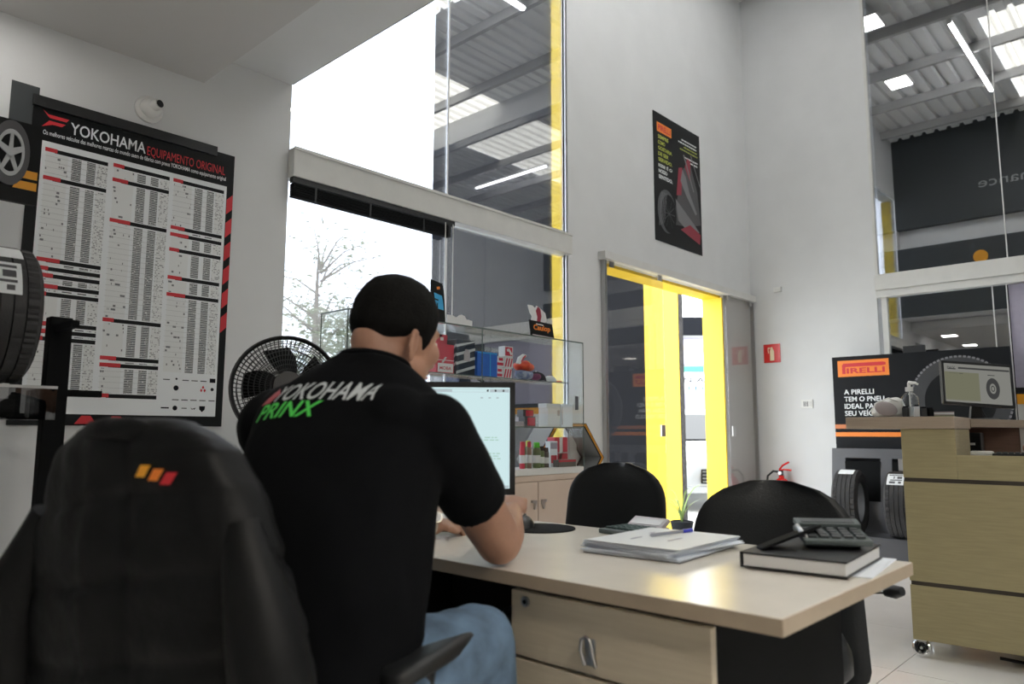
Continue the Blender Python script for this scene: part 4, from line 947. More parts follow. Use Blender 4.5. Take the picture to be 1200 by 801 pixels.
yb = thing('yellow_figure', 'tiny pale yellow keyring toy standing behind the caps', 'toy', (3.60, 3.215, ZS))
B().lathe([(0, 0), (.02, 0), (.024, .05), (.016, .09), (0, .095)], None, 16).build('body', 'calclight', yb, smooth=60); B().ell((0, 0, .115), ((.024, 0, 0), (0, .02, 0), (0, 0, .024)), 14, 8).build('head', mat('pale_yellow', (.62, .60, .25), .5), yb, smooth=80)
wb_ = thing('water_bottle', 'small blue tinted bottle with dark cap at left end of the showcase', 'bottle', (2.27, 3.17, ZS))
B().lathe([(0, 0), (.028, 0), (.032, .01), (.032, .075), (.026, .10), (.014, .118), (.013, .125), (0, .125)], None, 20).build('bottle', mat('blue_plastic', (.22, .28, .38), .3), wb_, smooth=50)
B().cyl((0, 0, .125), (0, 0, .150), .016, n=16).build('cap', 'navy', wb_)
# middle shelf
ZM = 1.0885
def ex_rw(fr, sd, ls, t, w_, d_, h): fr(.25, .95, .1, .9, 'crimson')
carton('grey_red_carton', 'small grey and red carton lying in front on the middle shelf', 3.41, 3.51, 3.08, 3.16, ZM, .062, 'grey', extra=ex_rw)
carton('grey_red_carton', 'small grey and red carton raised behind on the middle shelf', 3.50, 3.60, 3.22, 3.30, ZM + .062, .046, 'grey', extra=ex_rw)
carton('grey_carton', 'plain grey carton supporting the rear red carton on the middle shelf', 3.49, 3.61, 3.20, 3.32, ZM, .061, 'calclight')
carton('white_carton', 'large plain white carton at right of the middle shelf', 3.665, 3.79, 3.12, 3.24, ZM, .120, 'cardwhite', extra=lambda fr, sd, ls, t, w_, d_, h: fr(.75, .95, .6, .9, 'calclight'))
carton('white_carton', 'second white carton, narrower and further right on middle shelf', 3.80, 3.92, 3.12, 3.24, ZM, .150, 'paper', extra=lambda fr, sd, ls, t, w_, d_, h: fr(.05, .12, .1, .9, 'calclight'))
carton('white_tray', 'flat white tray on top of the large white carton', 3.66, 3.80, 3.13, 3.24, ZM + .121, .030, 'cardwhite')
carton('clear_tray', 'flat white leaflet tray at left of the middle shelf', 3.20, 3.40, 3.08, 3.20, ZM, .03, 'calclight')
# bottom shelf
ZB = .8305
def can(label, x, y, h, r, m, capm, nm='spray_can'):
    t = thing(nm, label, 'can', (x, yc(y), ZB))
    B().lathe([(0, 0), (r, 0), (r, h * .74), (r * .8, h * .79), (0, h * .79)], None, 18).build('can', m, t, smooth=40)
    B().lathe([(0, h * .79), (r * .82, h * .79), (r * .78, h * .98), (r * .6, h), (0, h)], None, 18).build('cap', capm, t, smooth=40)
    B().lathe([(r + .0006, h * .2), (r + .0006, h * .5)], None, 18).build('band', 'cardwhite', t)
    return t
can('spray can with dark red body first from the left on showcase floor', 3.40, 3.10, .165, .017, 'crimson', 'crimson')
can('brown spray can second from the left on the showcase floor', 3.435, 3.13, .165, .016, 'olive', 'crimson')
can('brown and red spray can beside the yellow capped bottle', 3.472, 3.11, .165, .016, 'brown', 'crimson')
can('bottle with bright yellow green cap behind the green bottle', 3.50, 3.16, .170, .018, 'olive', mat('yellow_green_cap', (.42, .55, .02), .4))
can('bright green capped bottle in the middle of the showcase floor', 3.535, 3.10, .160, .025, 'olive', 'greenliq', 'green_bottle')
can('dark olive jar right of the green bottle', 3.605, 3.13, .135, .020, 'olive', 'matblack', 'oil_can')
can('second dark olive jar standing next to the white tray', 3.65, 3.13, .125, .020, mat('dark_jar', (.05, .04, .035), .4), 'matblack', 'oil_can')
can('pale can with white cap behind the olive jars', 3.60, 3.28, .15, .022, 'cardwhite', 'cardwhite')
carton('red_box', 'red topped box at the right of showcase floor', 3.80, 3.95 - .02, 3.20, 3.30, ZB + .09, .10, 'crimson', extra=lambda fr, sd, ls, t, w_, d_, h: (fr(.35, .6, 0, 1, 'cardwhite'),))
carton('pale_box', 'pale pink box lifting the red topped box', 3.79, 3.935, 3.19, 3.31, ZB, .089, 'calclight', extra=lambda fr, sd, ls, t, w_, d_, h: (fr(.1, .9, .5, .95, 'crimson'), fr(.3, .5, .0, 1, 'cardwhite')))
carton('clear_pack', 'blister pack with pink card standing before the pale box', 3.70, 3.775, 3.14, 3.20, ZB, .165, 'paper', extra=lambda fr, sd, ls, t, w_, d_, h: (fr(.1, .9, .15, .45, 'crimson'), fr(.05, .95, .70, .95, 'lilac')))
carton('grey_tub', 'low grey tub with red lid in front on showcase floor', 3.72, 3.90, 3.06, 3.13, ZB, .045, 'calc', extra=lambda fr, sd, ls, t, w_, d_, h: fr(0, 1, .7, 1, 'crimson'))
# cards standing on the glass top
ZT = 1.657
bc = thing('card_sign', 'black card with blue print standing on the showcase top behind the man', 'sign', (2.685, 3.07, ZT), .12)
B().prism([(-.055, .235), (.040, .225), (.055, .17), (.070, 0), (-.05, 0)], (0, 0, 0), (1, 0, 0), (0, 0, 1), (0, 1, 0), .006).build('card', 'posterblk', bc)
B().prism([(-.030, .165), (.035, .155), (.045, .12), (.052, .075), (-.015, .08), (-.022, .12)], (0, -.0002, 0), (1, 0, 0), (0, 0, 1), (0, -1, 0), .001).build('blue_print', 'cyan', bc)
B().prism([(-.01, .20), (.015, .205), (.018, .19), (-.006, .185)], (0, -.0002, 0), (1, 0, 0), (0, 0, 1), (0, -1, 0), .001).build('orange_print', 'orange', bc)
B().prism([(-.030, .134), (.005, .130), (.005, .122), (-.030, .126)], (0, -.0012, 0), (1, 0, 0), (0, 0, 1), (0, -1, 0), .001).build('black_print', 'posterblk', bc)
B().prism([(-.005, .11), (.002, .11), (.002, .08), (-.005, .08)], (0, -.0012, 0), (1, 0, 0), (0, 0, 1), (0, -1, 0), .001).build('black_print', 'posterblk', bc)
wc = thing('white_cutout', 'low white wavy card cutout lying along the showcase top edge', 'card', (2.86, 3.08, ZT), .0)
B().prism([(-.09, 0), (.105, 0), (.105, .040), (.07, .045), (.06, .042), (.045, .062), (.02, .068), (0, .062), (-.015, .05), (-.03, .048), (-.05, .056), (-.09, .056)], (0, 0, 0), (1, 0, 0), (0, 0, 1), (0, 1, 0), .005).build('card', 'cardwhite', wc)
oc = thing('orange_lettered_card', 'black card with orange lettering at right end of the showcase top', 'sign', (3.58, 3.07, ZT), 0)
B().prism([(-.125, .105), (.10, .098), (.125, 0), (-.105, 0)], (0, 0, 0), (1, 0, 0), (0, 0, 1), (0, 1, 0), .006).build('card', 'posterblk', oc)
B().prism([(-.13, .20), (-.085, .20), (-.06, .185), (-.045, .205), (-.02, .195), (0, .185), (.04, .165), (.055, .12), (.04, .10), (-.10, .104), (-.09, .13), (-.11, .15), (-.12, .17)], (0, .0062, 0), (1, 0, 0), (0, 0, 1), (0, 1, 0), .004).build('white_shape', 'cardwhite', oc)
B().prism([(-.055, .17), (-.035, .20), (-.01, .185), (.0, .14), (-.01, .10), (-.045, .105), (-.04, .13)], (0, .0060, 0), (1, 0, 0), (0, 0, 1), (0, -1, 0), .0008).build('maroon_shape', 'print_maroon' if 'print_maroon' in M else pk, oc)
text('Caulop', (-.085, -.0008, .035), (.165, 0, 0), (0, 0, .045), 'orange', oc, bold=.03)
B().prism([(-.06, .088), (.01, .085), (.012, .078), (-.058, .081)], (0, -.0002, 0), (1, 0, 0), (0, 0, 1), (0, -1, 0), .001).build('small_bar', 'cardwhite', oc)
B().prism([(-.095, .016), (.11, .010), (.112, .004), (-.093, .009)], (0, -.0002, 0), (1, 0, 0), (0, 0, 1), (0, -1, 0), .001).build('small_print', 'calclight', oc)
# hexagonal frame on the wall at the end of the showcase
hx = thing('hexagon_frame', 'dark hexagonal box frame with gold rim lines right of showcase', 'frame', (4.13, YW - .001, .87))
def hexp(a, bb, h, y): return [(a, y, 0), (bb, y, h), (-bb, y, h), (-a, y, 0), (-bb, y, -h), (bb, y, -h)]
hb_ = B(); hb_.loft([hexp(.377, .167, .245, 0), hexp(.377, .167, .245, -.18), hexp(.352, .155, .226, -.18), hexp(.352, .155, .226, 0)], closed=True)
hb_.build('shell', mat('hexagon_grey', (.17, .17, .16), .5), hx)
rim = B(); rim.loft([hexp(.381, .169, .248, -.18), hexp(.381, .169, .248, -.186), hexp(.345, .150, .221, -.186), hexp(.345, .150, .221, -.18)], closed=True); rim.build('front_rim', 'posterblk', hx)
rm2 = B(); rm2.loft([hexp(.372, .165, .2415, -.1862), hexp(.372, .165, .2415, -.1872), hexp(.366, .162, .237, -.1872), hexp(.366, .162, .237, -.1862)], closed=True); rm2.loft([hexp(.360, .158, .232, -.1862), hexp(.360, .158, .232, -.1872), hexp(.354, .155, .228, -.1872), hexp(.354, .155, .228, -.1862)], closed=True)
rm2.build('gold_line', 'amber', hx)
rim3 = B(); rim3.loft([hexp(.3769, .1669, .2449, -.004), hexp(.3769, .1669, .2449, -.012), hexp(.335, .145, .214, -.012), hexp(.335, .145, .214, -.004)], closed=True); rim3.build('rear_rim', 'posterblk', hx)

# ================================================================== DESK
dk = thing('office_desk', 'cream topped office desk with beige drawers where the man sits', 'desk', (0, 0, 0))
DX0, DX1, DY0, DY1, DZ = 1.213, 1.95, .527, 2.12, .75
B().lim(DX0 + .001, DX1, DY0 + .001, DY1, DZ - .0285, DZ).build('desktop', 'desk', dk, bevel=.0015)
B().lim(DX0 - .001, DX0 + .0008, DY0, DY1, DZ - .029, DZ - .0012).build('edge_band', 'deskedge', dk); B().lim(DX0, DX1, DY0 - .001, DY0 + .0008, DZ - .029, DZ - .0012).build('edge_band', 'deskedge', dk)
PX, PY0, PY1 = 1.245, .668, 1.152
B().lim(PX + .012, 1.88, PY0 + .004, PY1 - .004, .03, .715).build('drawer_carcass', 'matblack', dk)
for k, (z0, z1) in enumerate(((.570, .706), (.335, .563), (.06, .328))):
    d = B().lim(PX - .008, PX + .011, PY0, PY1, z0, z1).build('drawer', 'drawer', dk, bevel=.002)
    hz = (z0 + z1) / 2 - .02; hy = .935
    h = B()
    h.tube([(PX - .010, hy + .014, hz - .03), (PX - .022, hy + .014, hz), (PX - .024, hy + .010, hz + .022), (PX - .024, hy, hz + .028), (PX - .024, hy - .010, hz + .022), (PX - .022, hy - .014, hz), (PX - .010, hy - .014, hz - .03)], .0042, 8)
    h.lim(PX - .0095, PX - .0078, hy - .012, hy + .012, hz - .03, hz + .022)
    h.build('handle', 'steel', d, smooth=60)
    if k == 0: B().cyl((PX - .008, 1.108, .686), (PX - .014, 1.108, .686), .011, n=18).build('lock', 'steel', d, smooth=40); B().cyl((PX - .0141, 1.108, .686), (PX - .0155, 1.108, .686), .005, n=10).build('keyhole', 'black', d)
B().lim(1.28, 1.90, 2.02, 2.05, .0, .72).build('side_panel', 'matblack', dk); B().lim(1.86, 1.88, PY1, 2.02, .25, .72).build('modesty_panel', 'matblack', dk)

# ---- computer monitor on the desk
dm = thing('desk_monitor', 'black computer monitor with bright white page on the desk before man', 'monitor', (1.525, 1.785, DZ), math.radians(-43))
MW, MH = .555, .352
s1 = mon_frame(dm, MW, MH, .03, .017, 'black', 'screen', 0)
for o in list(dm.children): o.location = (0, 0, .283)
sx = MW / 2
scr(s1, -sx + .02, sx - .02, MH / 2 - .032, MH / 2 - .022, 'screenbar'); scr(s1, sx - .20, sx - .08, MH / 2 - .031, MH / 2 - .023, 'screen', d=.0027)
rnd = random.Random(2)
for k, zz in enumerate((.0, -.008, -.05, -.058, -.066, -.13, -.136)):
    q = sx - .11 + rnd.uniform(-.01, .015)
    while q < sx - .055: L = rnd.uniform(.006, .018); scr(s1, q, q + L, zz, zz + .0035, 'screengreen', 'screen_text'); q += L + .004
for x in (sx - .09, sx - .065, sx - .04): scr(s1, x, x + .006, MH / 2 - .030, MH / 2 - .024, 'grey', 'screen_icon', .003); scr(s1, x - .02, x - .012, MH / 2 - .052, MH / 2 - .047, 'screenbar', 'screen_icon')
scr(s1, -sx + .02, sx - .02, -MH / 2 + .021, -MH / 2 + .029, 'screenbar'); scr(s1, sx - .05, sx - .045, -MH / 2 + .032, -MH / 2 + .036, 'cyan', 'screen_icon')
B().lim(-.03, .03, .032, .055, .01, .30).build('stand_neck', 'black', dm, bevel=.004); B().lim(-.11, .11, -.04, .12, 0, .012).build('stand_foot', 'black', dm, bevel=.004)

mp = tag(B().lathe([(0, 0), (.112, 0), (.112, .004), (0, .004)], Matrix.Translation((1.80, 1.555, DZ)), 36).build('mouse_pad', 'matblack'), 'round black mouse pad on desk beside the man\'s elbow', 'mouse pad')
ms_ = thing('mouse', 'black computer mouse on the round pad near monitor corner', 'mouse', (1.775, 1.60, DZ + .0045), math.radians(35))
b = B(); b.ell((0, 0, 0), ((.058, 0, 0), (0, .033, 0), (0, 0, .036)), 24, 12); b.v = [(x, y, max(0, z)) for x, y, z in b.v]; b.build('shell', 'black', ms_, smooth=60)
B().cyl((.03, -.004, .030), (.03, .004, .030), .009, n=14).build('wheel', 'grey', ms_); B().box((.01, 0, .034), (.05, .0015, .004)).build('button_seam', 'matblack', ms_)

# ---- papers, pen
pz = DZ
rnd = random.Random(11)
pa = [(1.70, 1.055, 4, 'paper', 'lowest sheaf of papers of the pile in the middle of the desk'), (1.71, 1.05, -5, 'paper', 'middle sheaf of the paper pile on the desk'), (1.70, 1.05, 1, 'white', 'topmost sheaf of the paper pile, carrying the pen')]
for k, (x, y, a, m_, lb) in enumerate(pa):
    t = thing('paper_sheaf', lb, 'papers', (x, y, pz), math.radians(a), 'pile of papers on the desk')
    for q in range(5):
        dx, dy = rnd.uniform(-.008, .008), rnd.uniform(-.008, .008)
        B().box((dx, dy, .0008 + q * .0021), (.325, .265, .0012 if q else .0016), Matrix.Rotation(rnd.uniform(-.03, .03), 3, 'Z')).build('sheet', 'grey' if (k == 0 and q == 0) else ('paper' if q < 4 else m_), t)
    pz += .0112
b = B()
for (x, y, L) in ((-.06, .04, .05), (-.02, -.05, .07), (.05, .06, .03)): b.box((x, y, .0111), (L, .004, .0004))
b.build('written_line', 'lilac', t)
pn = thing('pen', 'grey ballpoint pen with blue end lying on the papers', 'pen', (1.755, 1.055, pz + .0045), math.radians(-9))
B().tube([(-.085, 0, 0), (-.078, 0, 0), (.045, 0, 0)], [.0015, .0042, .0042], 10).build('barrel', 'penclear', pn, smooth=40); B().tube([(.046, 0, 0), (.085, 0, 0), (.088, 0, 0)], [.0052, .0052, .003], 10).build('cap', 'penblue', pn, smooth=40)
B().box((.066, .006, .001), (.034, .003, .003)).build('clip', 'penblue', pn)

def calculator(name, label, loc, rz, W, L, body, keym, tiltd, dm_, cols=5, rows=5, rx=0):
    t = thing(name, label, 'calculator', loc, rz); t.rotation_euler = (0, rx, rz)
    B().lim(-L / 2, L / 2, -W / 2, W / 2, 0, .014).build('body', body, t, bevel=.004)
    for i in range(rows):
        for j in range(cols):
            B().box((-L / 2 + L * (.10 + .62 * (i + .5) / rows), -W / 2 + W * (.06 + .88 * (j + .5) / cols), .0165), (L * .62 / rows * .72, W * .88 / cols * .74, .006)).build('key', keym, t, bevel=.001, seg=1)
    Rt = Matrix.Rotation(-tiltd, 3, 'Y'); c = V((L * .38, 0, .022))
    p = B().box(c, (L * .30, W * .98, .012), Rt).build('display_hood', dm_, t, bevel=.002)
    B().box(c + Rt @ V((0, 0, .0068)), (L * .17, W * .80, .0012), Rt).build('display', 'lcd', p)
    return t
calculator('desk_calculator', 'silver calculator with tilted display at the far edge of desk behind papers', (1.925, 1.285, DZ + .001), math.radians(-6), .135, .175, 'calc', 'key', .50, 'calclight')
nb = thing('notebook', 'thick black covered notebook with pale page edges at the desk corner', 'notebook', (1.765, .685, DZ + .0035), math.radians(5))
B().box((0, 0, .002), (.318, .222, .003)).build('back_cover', 'black', nb); B().box((-.002, 0, .016), (.31, .215, .025)).build('pages', 'cardwhite', nb); B().box((0, 0, .031), (.318, .222, .004)).build('front_cover', 'black', nb, bevel=.001)
B().box((.0, .113, .0165), (.318, .004, .033)).build('spine', 'black', nb)
tag(B().box((1.80, .655, DZ + .0015), (.29, .22, .002), Matrix.Rotation(.12, 3, 'Z')).build('loose_sheet', 'paper'), 'loose white sheet lying under the notebook at desk corner', 'paper')
c2 = calculator('printing_calculator', 'dark grey calculator with raised cover lying on top of the notebook', (1.812, .660, DZ + .056), math.radians(34), .150, .120, 'calc', 'keydark', .10, 'calc', cols=5, rows=4, rx=math.radians(-10))
for o in c2.children:
    if o.name.startswith('display_hood'): o.children[0].data.materials[0] = M['keydark']
fa, fb, fdp = V((1.640, .752, DZ + .036)), V((1.775, .668, DZ + .083)), V((.060, .056, -.012))
ft = V((0, 0, .007))
fo = B().add([fa, fb, fb + fdp, fa + fdp, fa + ft, fb + ft, fb + fdp + ft, fa + fdp + ft], [(0, 1, 2, 3), (4, 7, 6, 5), (0, 4, 5, 1), (2, 6, 7, 3), (1, 5, 6, 2), (0, 3, 7, 4)]).build('cover_flap', 'matblack', c2, bevel=.002)
fo.matrix_parent_inverse = (Matrix.Translation(c2.location) @ c2.rotation_euler.to_matrix().to_4x4()).inverted()
B().tube([(-.05, .060, .003), (-.035, .070, .018), (-.01, .074, .024), (.02, .072, .022)], .006, 8).build('hinge_strip', 'steel', c2, smooth=60)
B().box((.02, 0, -.010), (.07, .12, .018)).build('battery_base', 'black', c2)

# ================================================================== CHAIRS
def shell(hw_fn, z0, z1, th, curv, lean, n=26, m=24, x0=0):
    """upholstered back: front at +x; hw_fn(v) half width"""
    b = B(); fr, bk_ = [], []
    for i in range(m + 1):
        v = i / m; z = z0 + (z1 - z0) * v; hw = hw_fn(v); rf_, rb_ = [], []
        for j in range(n + 1):
            u = -1 + 2 * j / n; e = (1 - abs(u) ** 4) ** .5 * min(1, ((1 - v) * 7 + .06)) ** .5 * min(1, (v * 9 + .02)) ** .5
            x = x0 - lean * v + curv * u * u
            rf_.append((x + th / 2 * e, hw * u, z)); rb_.append((x - th / 2 * e, hw * u, z))
        fr.append(rf_); bk_.append(rb_)
    rings = [f + list(reversed(k))[1:-1] for f, k in zip(fr, bk_)]
    return b.loft(rings)
def rounded(w, top=.32, bot=.12):
    def f(v):
        k = 1.0
        if v > 1 - top: q = (v - (1 - top)) / top; k = max(.045, (1 - q ** 2.6)) ** .42
        if v < bot: q = 1 - v / bot; k *= max(.3, 1 - .35 * q * q)
        return w * k * (1 - .10 * v)
    return f
def visitor_chair(label, loc, rz, w, z0, z1, ks=1.0, group='visitor chairs behind the desk'):
    t = thing('visitor_chair', label, 'chair', loc, rz, group)
    shell(rounded(w), z0, z1, .065, .05, .05, x0=-.22).build('backrest', 'leather', t, smooth=60)
    b = B(); n = 24
    for k, (s_, z) in enumerate(((.90, .40), (1, .42), (1, .46), (.94, .485), (.6, .49), (.02, .488))):
        b.v += [((.235 * s_ * ks) * math.copysign(abs(math.cos(2 * PI * j / n)) ** .6, math.cos(2 * PI * j / n)), (.24 * s_ * ks) * math.copysign(abs(math.sin(2 * PI * j / n)) ** .6, math.sin(2 * PI * j / n)), z) for j in range(n)]
    for k in range(5):
        for j in range(n): b.f.append((k * n + j, k * n + (j + 1) % n, (k + 1) * n + (j + 1) % n, (k + 1) * n + j))
    b.f.append(tuple(reversed(range(n)))); b.build('seat', 'leather', t, smooth=60)
    B().tube([(-.10, 0, .41), (-.22, 0, .40), (-.29, 0, .46), (-.275, 0, .62)], .016, 8).build('back_bracket', 'black', t, smooth=60)
    B().cyl((0, 0, .09), (0, 0, .40), .022, n=14).build('column', 'chrome', t, smooth=40)
    for k in range(5):
        a = 2 * PI * k / 5 + .3
        l = B().tube([(0, 0, .10), (.14 * math.cos(a), .14 * math.sin(a), .085), (.27 * math.cos(a), .27 * math.sin(a), .06)], [.022, .018, .013], 8).build('leg', 'chrome', t, smooth=60)
        B().lathe([(0, -.012), (.022, -.014), (.026, 0), (.022, .014), (0, .012)], Matrix.Translation((.27 * math.cos(a), .27 * math.sin(a), .027)) @ Matrix.Rotation(a, 4, 'Z') @ Matrix.Rotation(PI / 2, 4, 'X'), 16).build('castor', 'black', l, smooth=40)
    return t
vl = visitor_chair('left visitor chair with black padded back between monitor and yellow door', (1.945, 1.50, 0), PI + math.radians(4), .212, .50, .945)
vr = visitor_chair('right visitor chair with tall black back behind the notebook', (2.10, .93, 0), PI + math.radians(24), .262, .28, .900, .80)
lv = B().tube([(-.24, .20, .565), (-.20, .27, .58), (-.165, .310, .59)], .007, 8).build('lever', 'chrome', vr, smooth=50)
B().tube([(-.17, .305, .588), (-.15, .327, .596), (-.132, .345, .602)], [.011, .020, .013], 12).build('knob', 'black', lv, smooth=50)

mc = thing('office_chair', 'black high backed office chair the man sits on', 'chair', (.74, 1.29, 0), math.radians(18))
shell(rounded(.185, .45), .56, 1.030, .06, .05, .06, x0=-.20).build('backrest', 'leather', mc, smooth=60)
b = B(); n = 24
for s_, z in ((.88, .40), (1, .43), (1, .47), (.93, .495), (.5, .50), (.02, .498)):
    b.v += [((.25 * s_) * math.copysign(abs(math.cos(2 * PI * j / n)) ** .6, math.cos(2 * PI * j / n)), (.26 * s_) * math.copysign(abs(math.sin(2 * PI * j / n)) ** .6, math.sin(2 * PI * j / n)), z) for j in range(n)]
for k in range(5):
    for j in range(n): b.f.append((k * n + j, k * n + (j + 1) % n, (k + 1) * n + (j + 1) % n, (k + 1) * n + j))
b.f.append(tuple(reversed(range(n)))); b.build('seat', 'leather', mc, smooth=60)
for s_ in (-1, 1):
    y = .295 * s_
    b = B(); b.loft([[(x, y + .034 * w_ * math.copysign(abs(math.cos(2 * PI * k / 16)) ** .6, math.cos(2 * PI * k / 16)), z0 + h_ * math.copysign(abs(math.sin(2 * PI * k / 16)) ** .6, math.sin(2 * PI * k / 16))) for k in range(16)] for x, w_, h_, z0 in ((-.06, .5, .008, .654), (-.045, .95, .015, .656), (.04, 1.1, .018, .660), (.16, 1.0, .018, .664), (.27, .95, .017, .666), (.300, .85, .014, .666), (.312, .5, .007, .665))])
    a = b.build('armrest', 'black', mc, smooth=50)
    B().tube([(.05, y, .645), (.05, y, .50), (.04, y * .9, .43), (.02, y * .5, .415)], [.020, .020, .018, .016], 10).build('arm_post', 'black', a, smooth=60)
B().cyl((0, 0, .09), (0, 0, .41), .024, n=14).build('column', 'black', mc, smooth=40)
B().tube([(-.12, 0, .42), (-.24, 0, .41), (-.30, 0, .48), (-.27, 0, .66)], .02, 8).build('back_bracket', 'black', mc, smooth=60)
for k in range(5):
    a = 2 * PI * k / 5
    l = B().tube([(0, 0, .11), (.16 * math.cos(a), .16 * math.sin(a), .09), (.30 * math.cos(a), .30 * math.sin(a), .06)], [.026, .022, .015], 8).build('leg', 'black', mc, smooth=60)
    B().lathe([(0, -.012), (.022, -.014), (.026, 0), (.022, .014), (0, .012)], Matrix.Translation((.30 * math.cos(a), .30 * math.sin(a), .027)) @ Matrix.Rotation(a, 4, 'Z') @ Matrix.Rotation(PI / 2, 4, 'X'), 16).build('castor', 'black', l, smooth=40)

# ---- jacket hung over the chair back
jk = thing('jacket', 'black quilted jacket with small orange emblem draped over the office chair back', 'jacket', (.74, 1.29, -.012), math.radians(18))
keys = [(1.083, .045, .030), (1.078, .085, .045), (1.064, .125, .058), (1.035, .165, .068), (.985, .200, .074), (.92, .232, .080), (.84, .258, .085), (.74, .278, .088), (.62, .290, .088), (.48, .295, .080), (.40, .285, .072)]
def ki(z, i):
    for a, c in zip(keys[:-1], keys[1:]):
        if a[0] >= z >= c[0]: q = (a[0] - z) / (a[0] - c[0]); return a[i] + (c[i] - a[i]) * q
    return keys[-1][i]
b = B(); n = 96; mrow = 84; zs = [1.083 - (1.083 - .40) * (k / mrow) ** 1.25 for k in range(mrow + 1)]
for z in zs:
    hw, hd = ki(z, 1), ki(z, 2); xc = -.225 - .075 * (z - .56) / .5
    ring_ = []
    for j in range(n):
        a = 2 * PI * j / n; ca, sa = math.cos(a), math.sin(a)
        x = hd * math.copysign(abs(ca) ** .75, ca); y = hw * math.copysign(abs(sa) ** .85, sa)
        q = V((x, y, z)); nz = noise.noise(V((y * 5, z * 3.2, x * 4))) * .018 + noise.noise(V((y * 16, z * 9, 3 + x * 8))) * .009 + noise.noise(V((y * 9 + 2, z * 22, x * 9))) * .008
        nz += .010 * math.exp(-((y - .02 - .05 * (1 - z)) / .022) ** 2) * (1 if ca < 0 else 0)         # raised spine fold
        nz -= .010 * math.exp(-((y + .035 - .03 * (1 - z)) / .016) ** 2) * (1 if ca < 0 else 0)
        nz -= .008 * max(0, math.cos((z * 8.3 + y * 1.2) * 2 * PI)) ** 6 * (1 if z < .98 else 0)  # quilting lines
        f = 1 + nz / max(.05, math.hypot(x, y)); ring_.append((xc + x * f, y * f, z))
    b.v += ring_
for k in range(mrow):
    for j in range(n): b.f.append((k * n + j, (k + 1) * n + j, (k + 1) * n + (j + 1) % n, k * n + (j + 1) % n))
b.f.append(tuple(range(n)))
jo = b.build('body', 'jacket', jk, smooth=75)
for s_ in (-1, 1):
    P = [(-.30, .20 * s_, .93), (-.31, .262 * s_, .80), (-.30, .292 * s_, .66), (-.27, .30 * s_, .52), (-.25, .295 * s_, .42)]
    b = B().tube(P, [.03, .052, .056, .052, .046], 18); b.v = [tuple(V(p) + V((0, 0, 1)) * 0 + V((noise.noise(V(p) * 18), noise.noise(V(p) * 18 + V((5, 0, 0))), 0)) * .010) for p in b.v]
    b.build('sleeve', 'jacket', jk, smooth=75)
cl = B(); cl.tube([(-.325, -.085, 1.055), (-.355, -.04, 1.066), (-.362, .0, 1.066), (-.355, .04, 1.062), (-.325, .08, 1.055)], [.010, .017, .018, .017, .010], 10); cl.build('collar', 'jacket', jk, smooth=70)
bvj = BVHTree.FromPolygons([v.co for v in jo.data.vertices], [p.vertices for p in jo.data.polygons])
def stick(poly, m, nm, par, bvh, O, X, Y, D, off=.0015, sub=0):
    """cloth patch: polygon laid on a surface by casting along D"""
    me = bpy.data.meshes.new(nm); import bmesh
    bm = bmesh.new(); vs_ = [bm.verts.new(V(O) + V(X) * p[0] + V(Y) * p[1]) for p in poly]; bm.faces.new(vs_); bmesh.ops.triangulate(bm, faces=bm.faces)
    if sub: bmesh.ops.subdivide_edges(bm, edges=bm.edges, cuts=sub, use_grid_fill=True)
    for v in bm.verts:
        h = bvh.ray_cast(v.co, V(D))
        if h[0] is not None: v.co = h[0] - V(D).normalized() * off
    bm.to_mesh(me); bm.free(); return link(me, nm, m, par)
for k, (m_, sh_) in enumerate((('amber', 0), ('orange', .026), ('red', .050))):
    stick([(.0 - sh_, -.012 * k * .4), (-.020 - sh_, -.012 * k * .4), (-.034 - sh_, .017 - .012 * k * .4), (-.014 - sh_, .017 - .012 * k * .4)], m_, 'emblem', jk, bvj, (-.6, -.062, .998), (0, .85, 0), (0, 0, 1), (1, 0, 0), .004, 2)

# ================================================================== THE SEATED MAN
def fused(b, name, voxel, it, m, parent, fac=.5):
    """many overlapping closed forms grown into one continuous skin"""
    me = bpy.data.meshes.new(name); me.from_pydata(b.v, [], b.f); me.validate()
    import bmesh
    bm = bmesh.new(); bm.from_mesh(me); bmesh.ops.recalc_face_normals(bm, faces=bm.faces); bm.to_mesh(me); bm.free()
    o = bpy.data.objects.new('tmp', me); COL.objects.link(o)
    r = o.modifiers.new('r', 'REMESH'); r.mode = 'VOXEL'; r.voxel_size = voxel
    if it: s_ = o.modifiers.new('s', 'SMOOTH'); s_.factor = fac; s_.iterations = it
    dg = bpy.context.evaluated_depsgraph_get(); dg.update()
    out = bpy.data.meshes.new_from_object(o.evaluated_get(dg)); bpy.data.objects.remove(o); bpy.data.meshes.remove(me)
    out.name = name
    return link(out, name, m, parent, smooth=180)
def limb(b, pts, rr, n=14):
    pts = [V(p) for p in pts]; b.tube(pts, rr, n)
    for p, r in ((pts[0], rr[0]), (pts[-1], rr[-1])): b.ell(p, ((r, 0, 0), (0, r, 0), (0, 0, r)), 12, 8)
    return b
def ringel(c, u, v, n=28, p=.85):
    c, u, v = V(c), V(u), V(v)
    return [c + u * math.copysign(abs(math.cos(2 * PI * k / n)) ** p, math.cos(2 * PI * k / n)) + v * math.copysign(abs(math.sin(2 * PI * k / n)) ** p, math.sin(2 * PI * k / n)) for k in range(n)]
man = thing('person', 'man in black lettered T-shirt and jeans seated with his back to us', 'person', (.76, 1.21, 0))
OM = V((.76, 1.21, 0))
def w_(x, y, z): return V((x, y, z)) - OM
def fl(yw): a = math.radians(yw); return V((math.cos(a), math.sin(a), 0)), V((-math.sin(a), math.cos(a), 0))
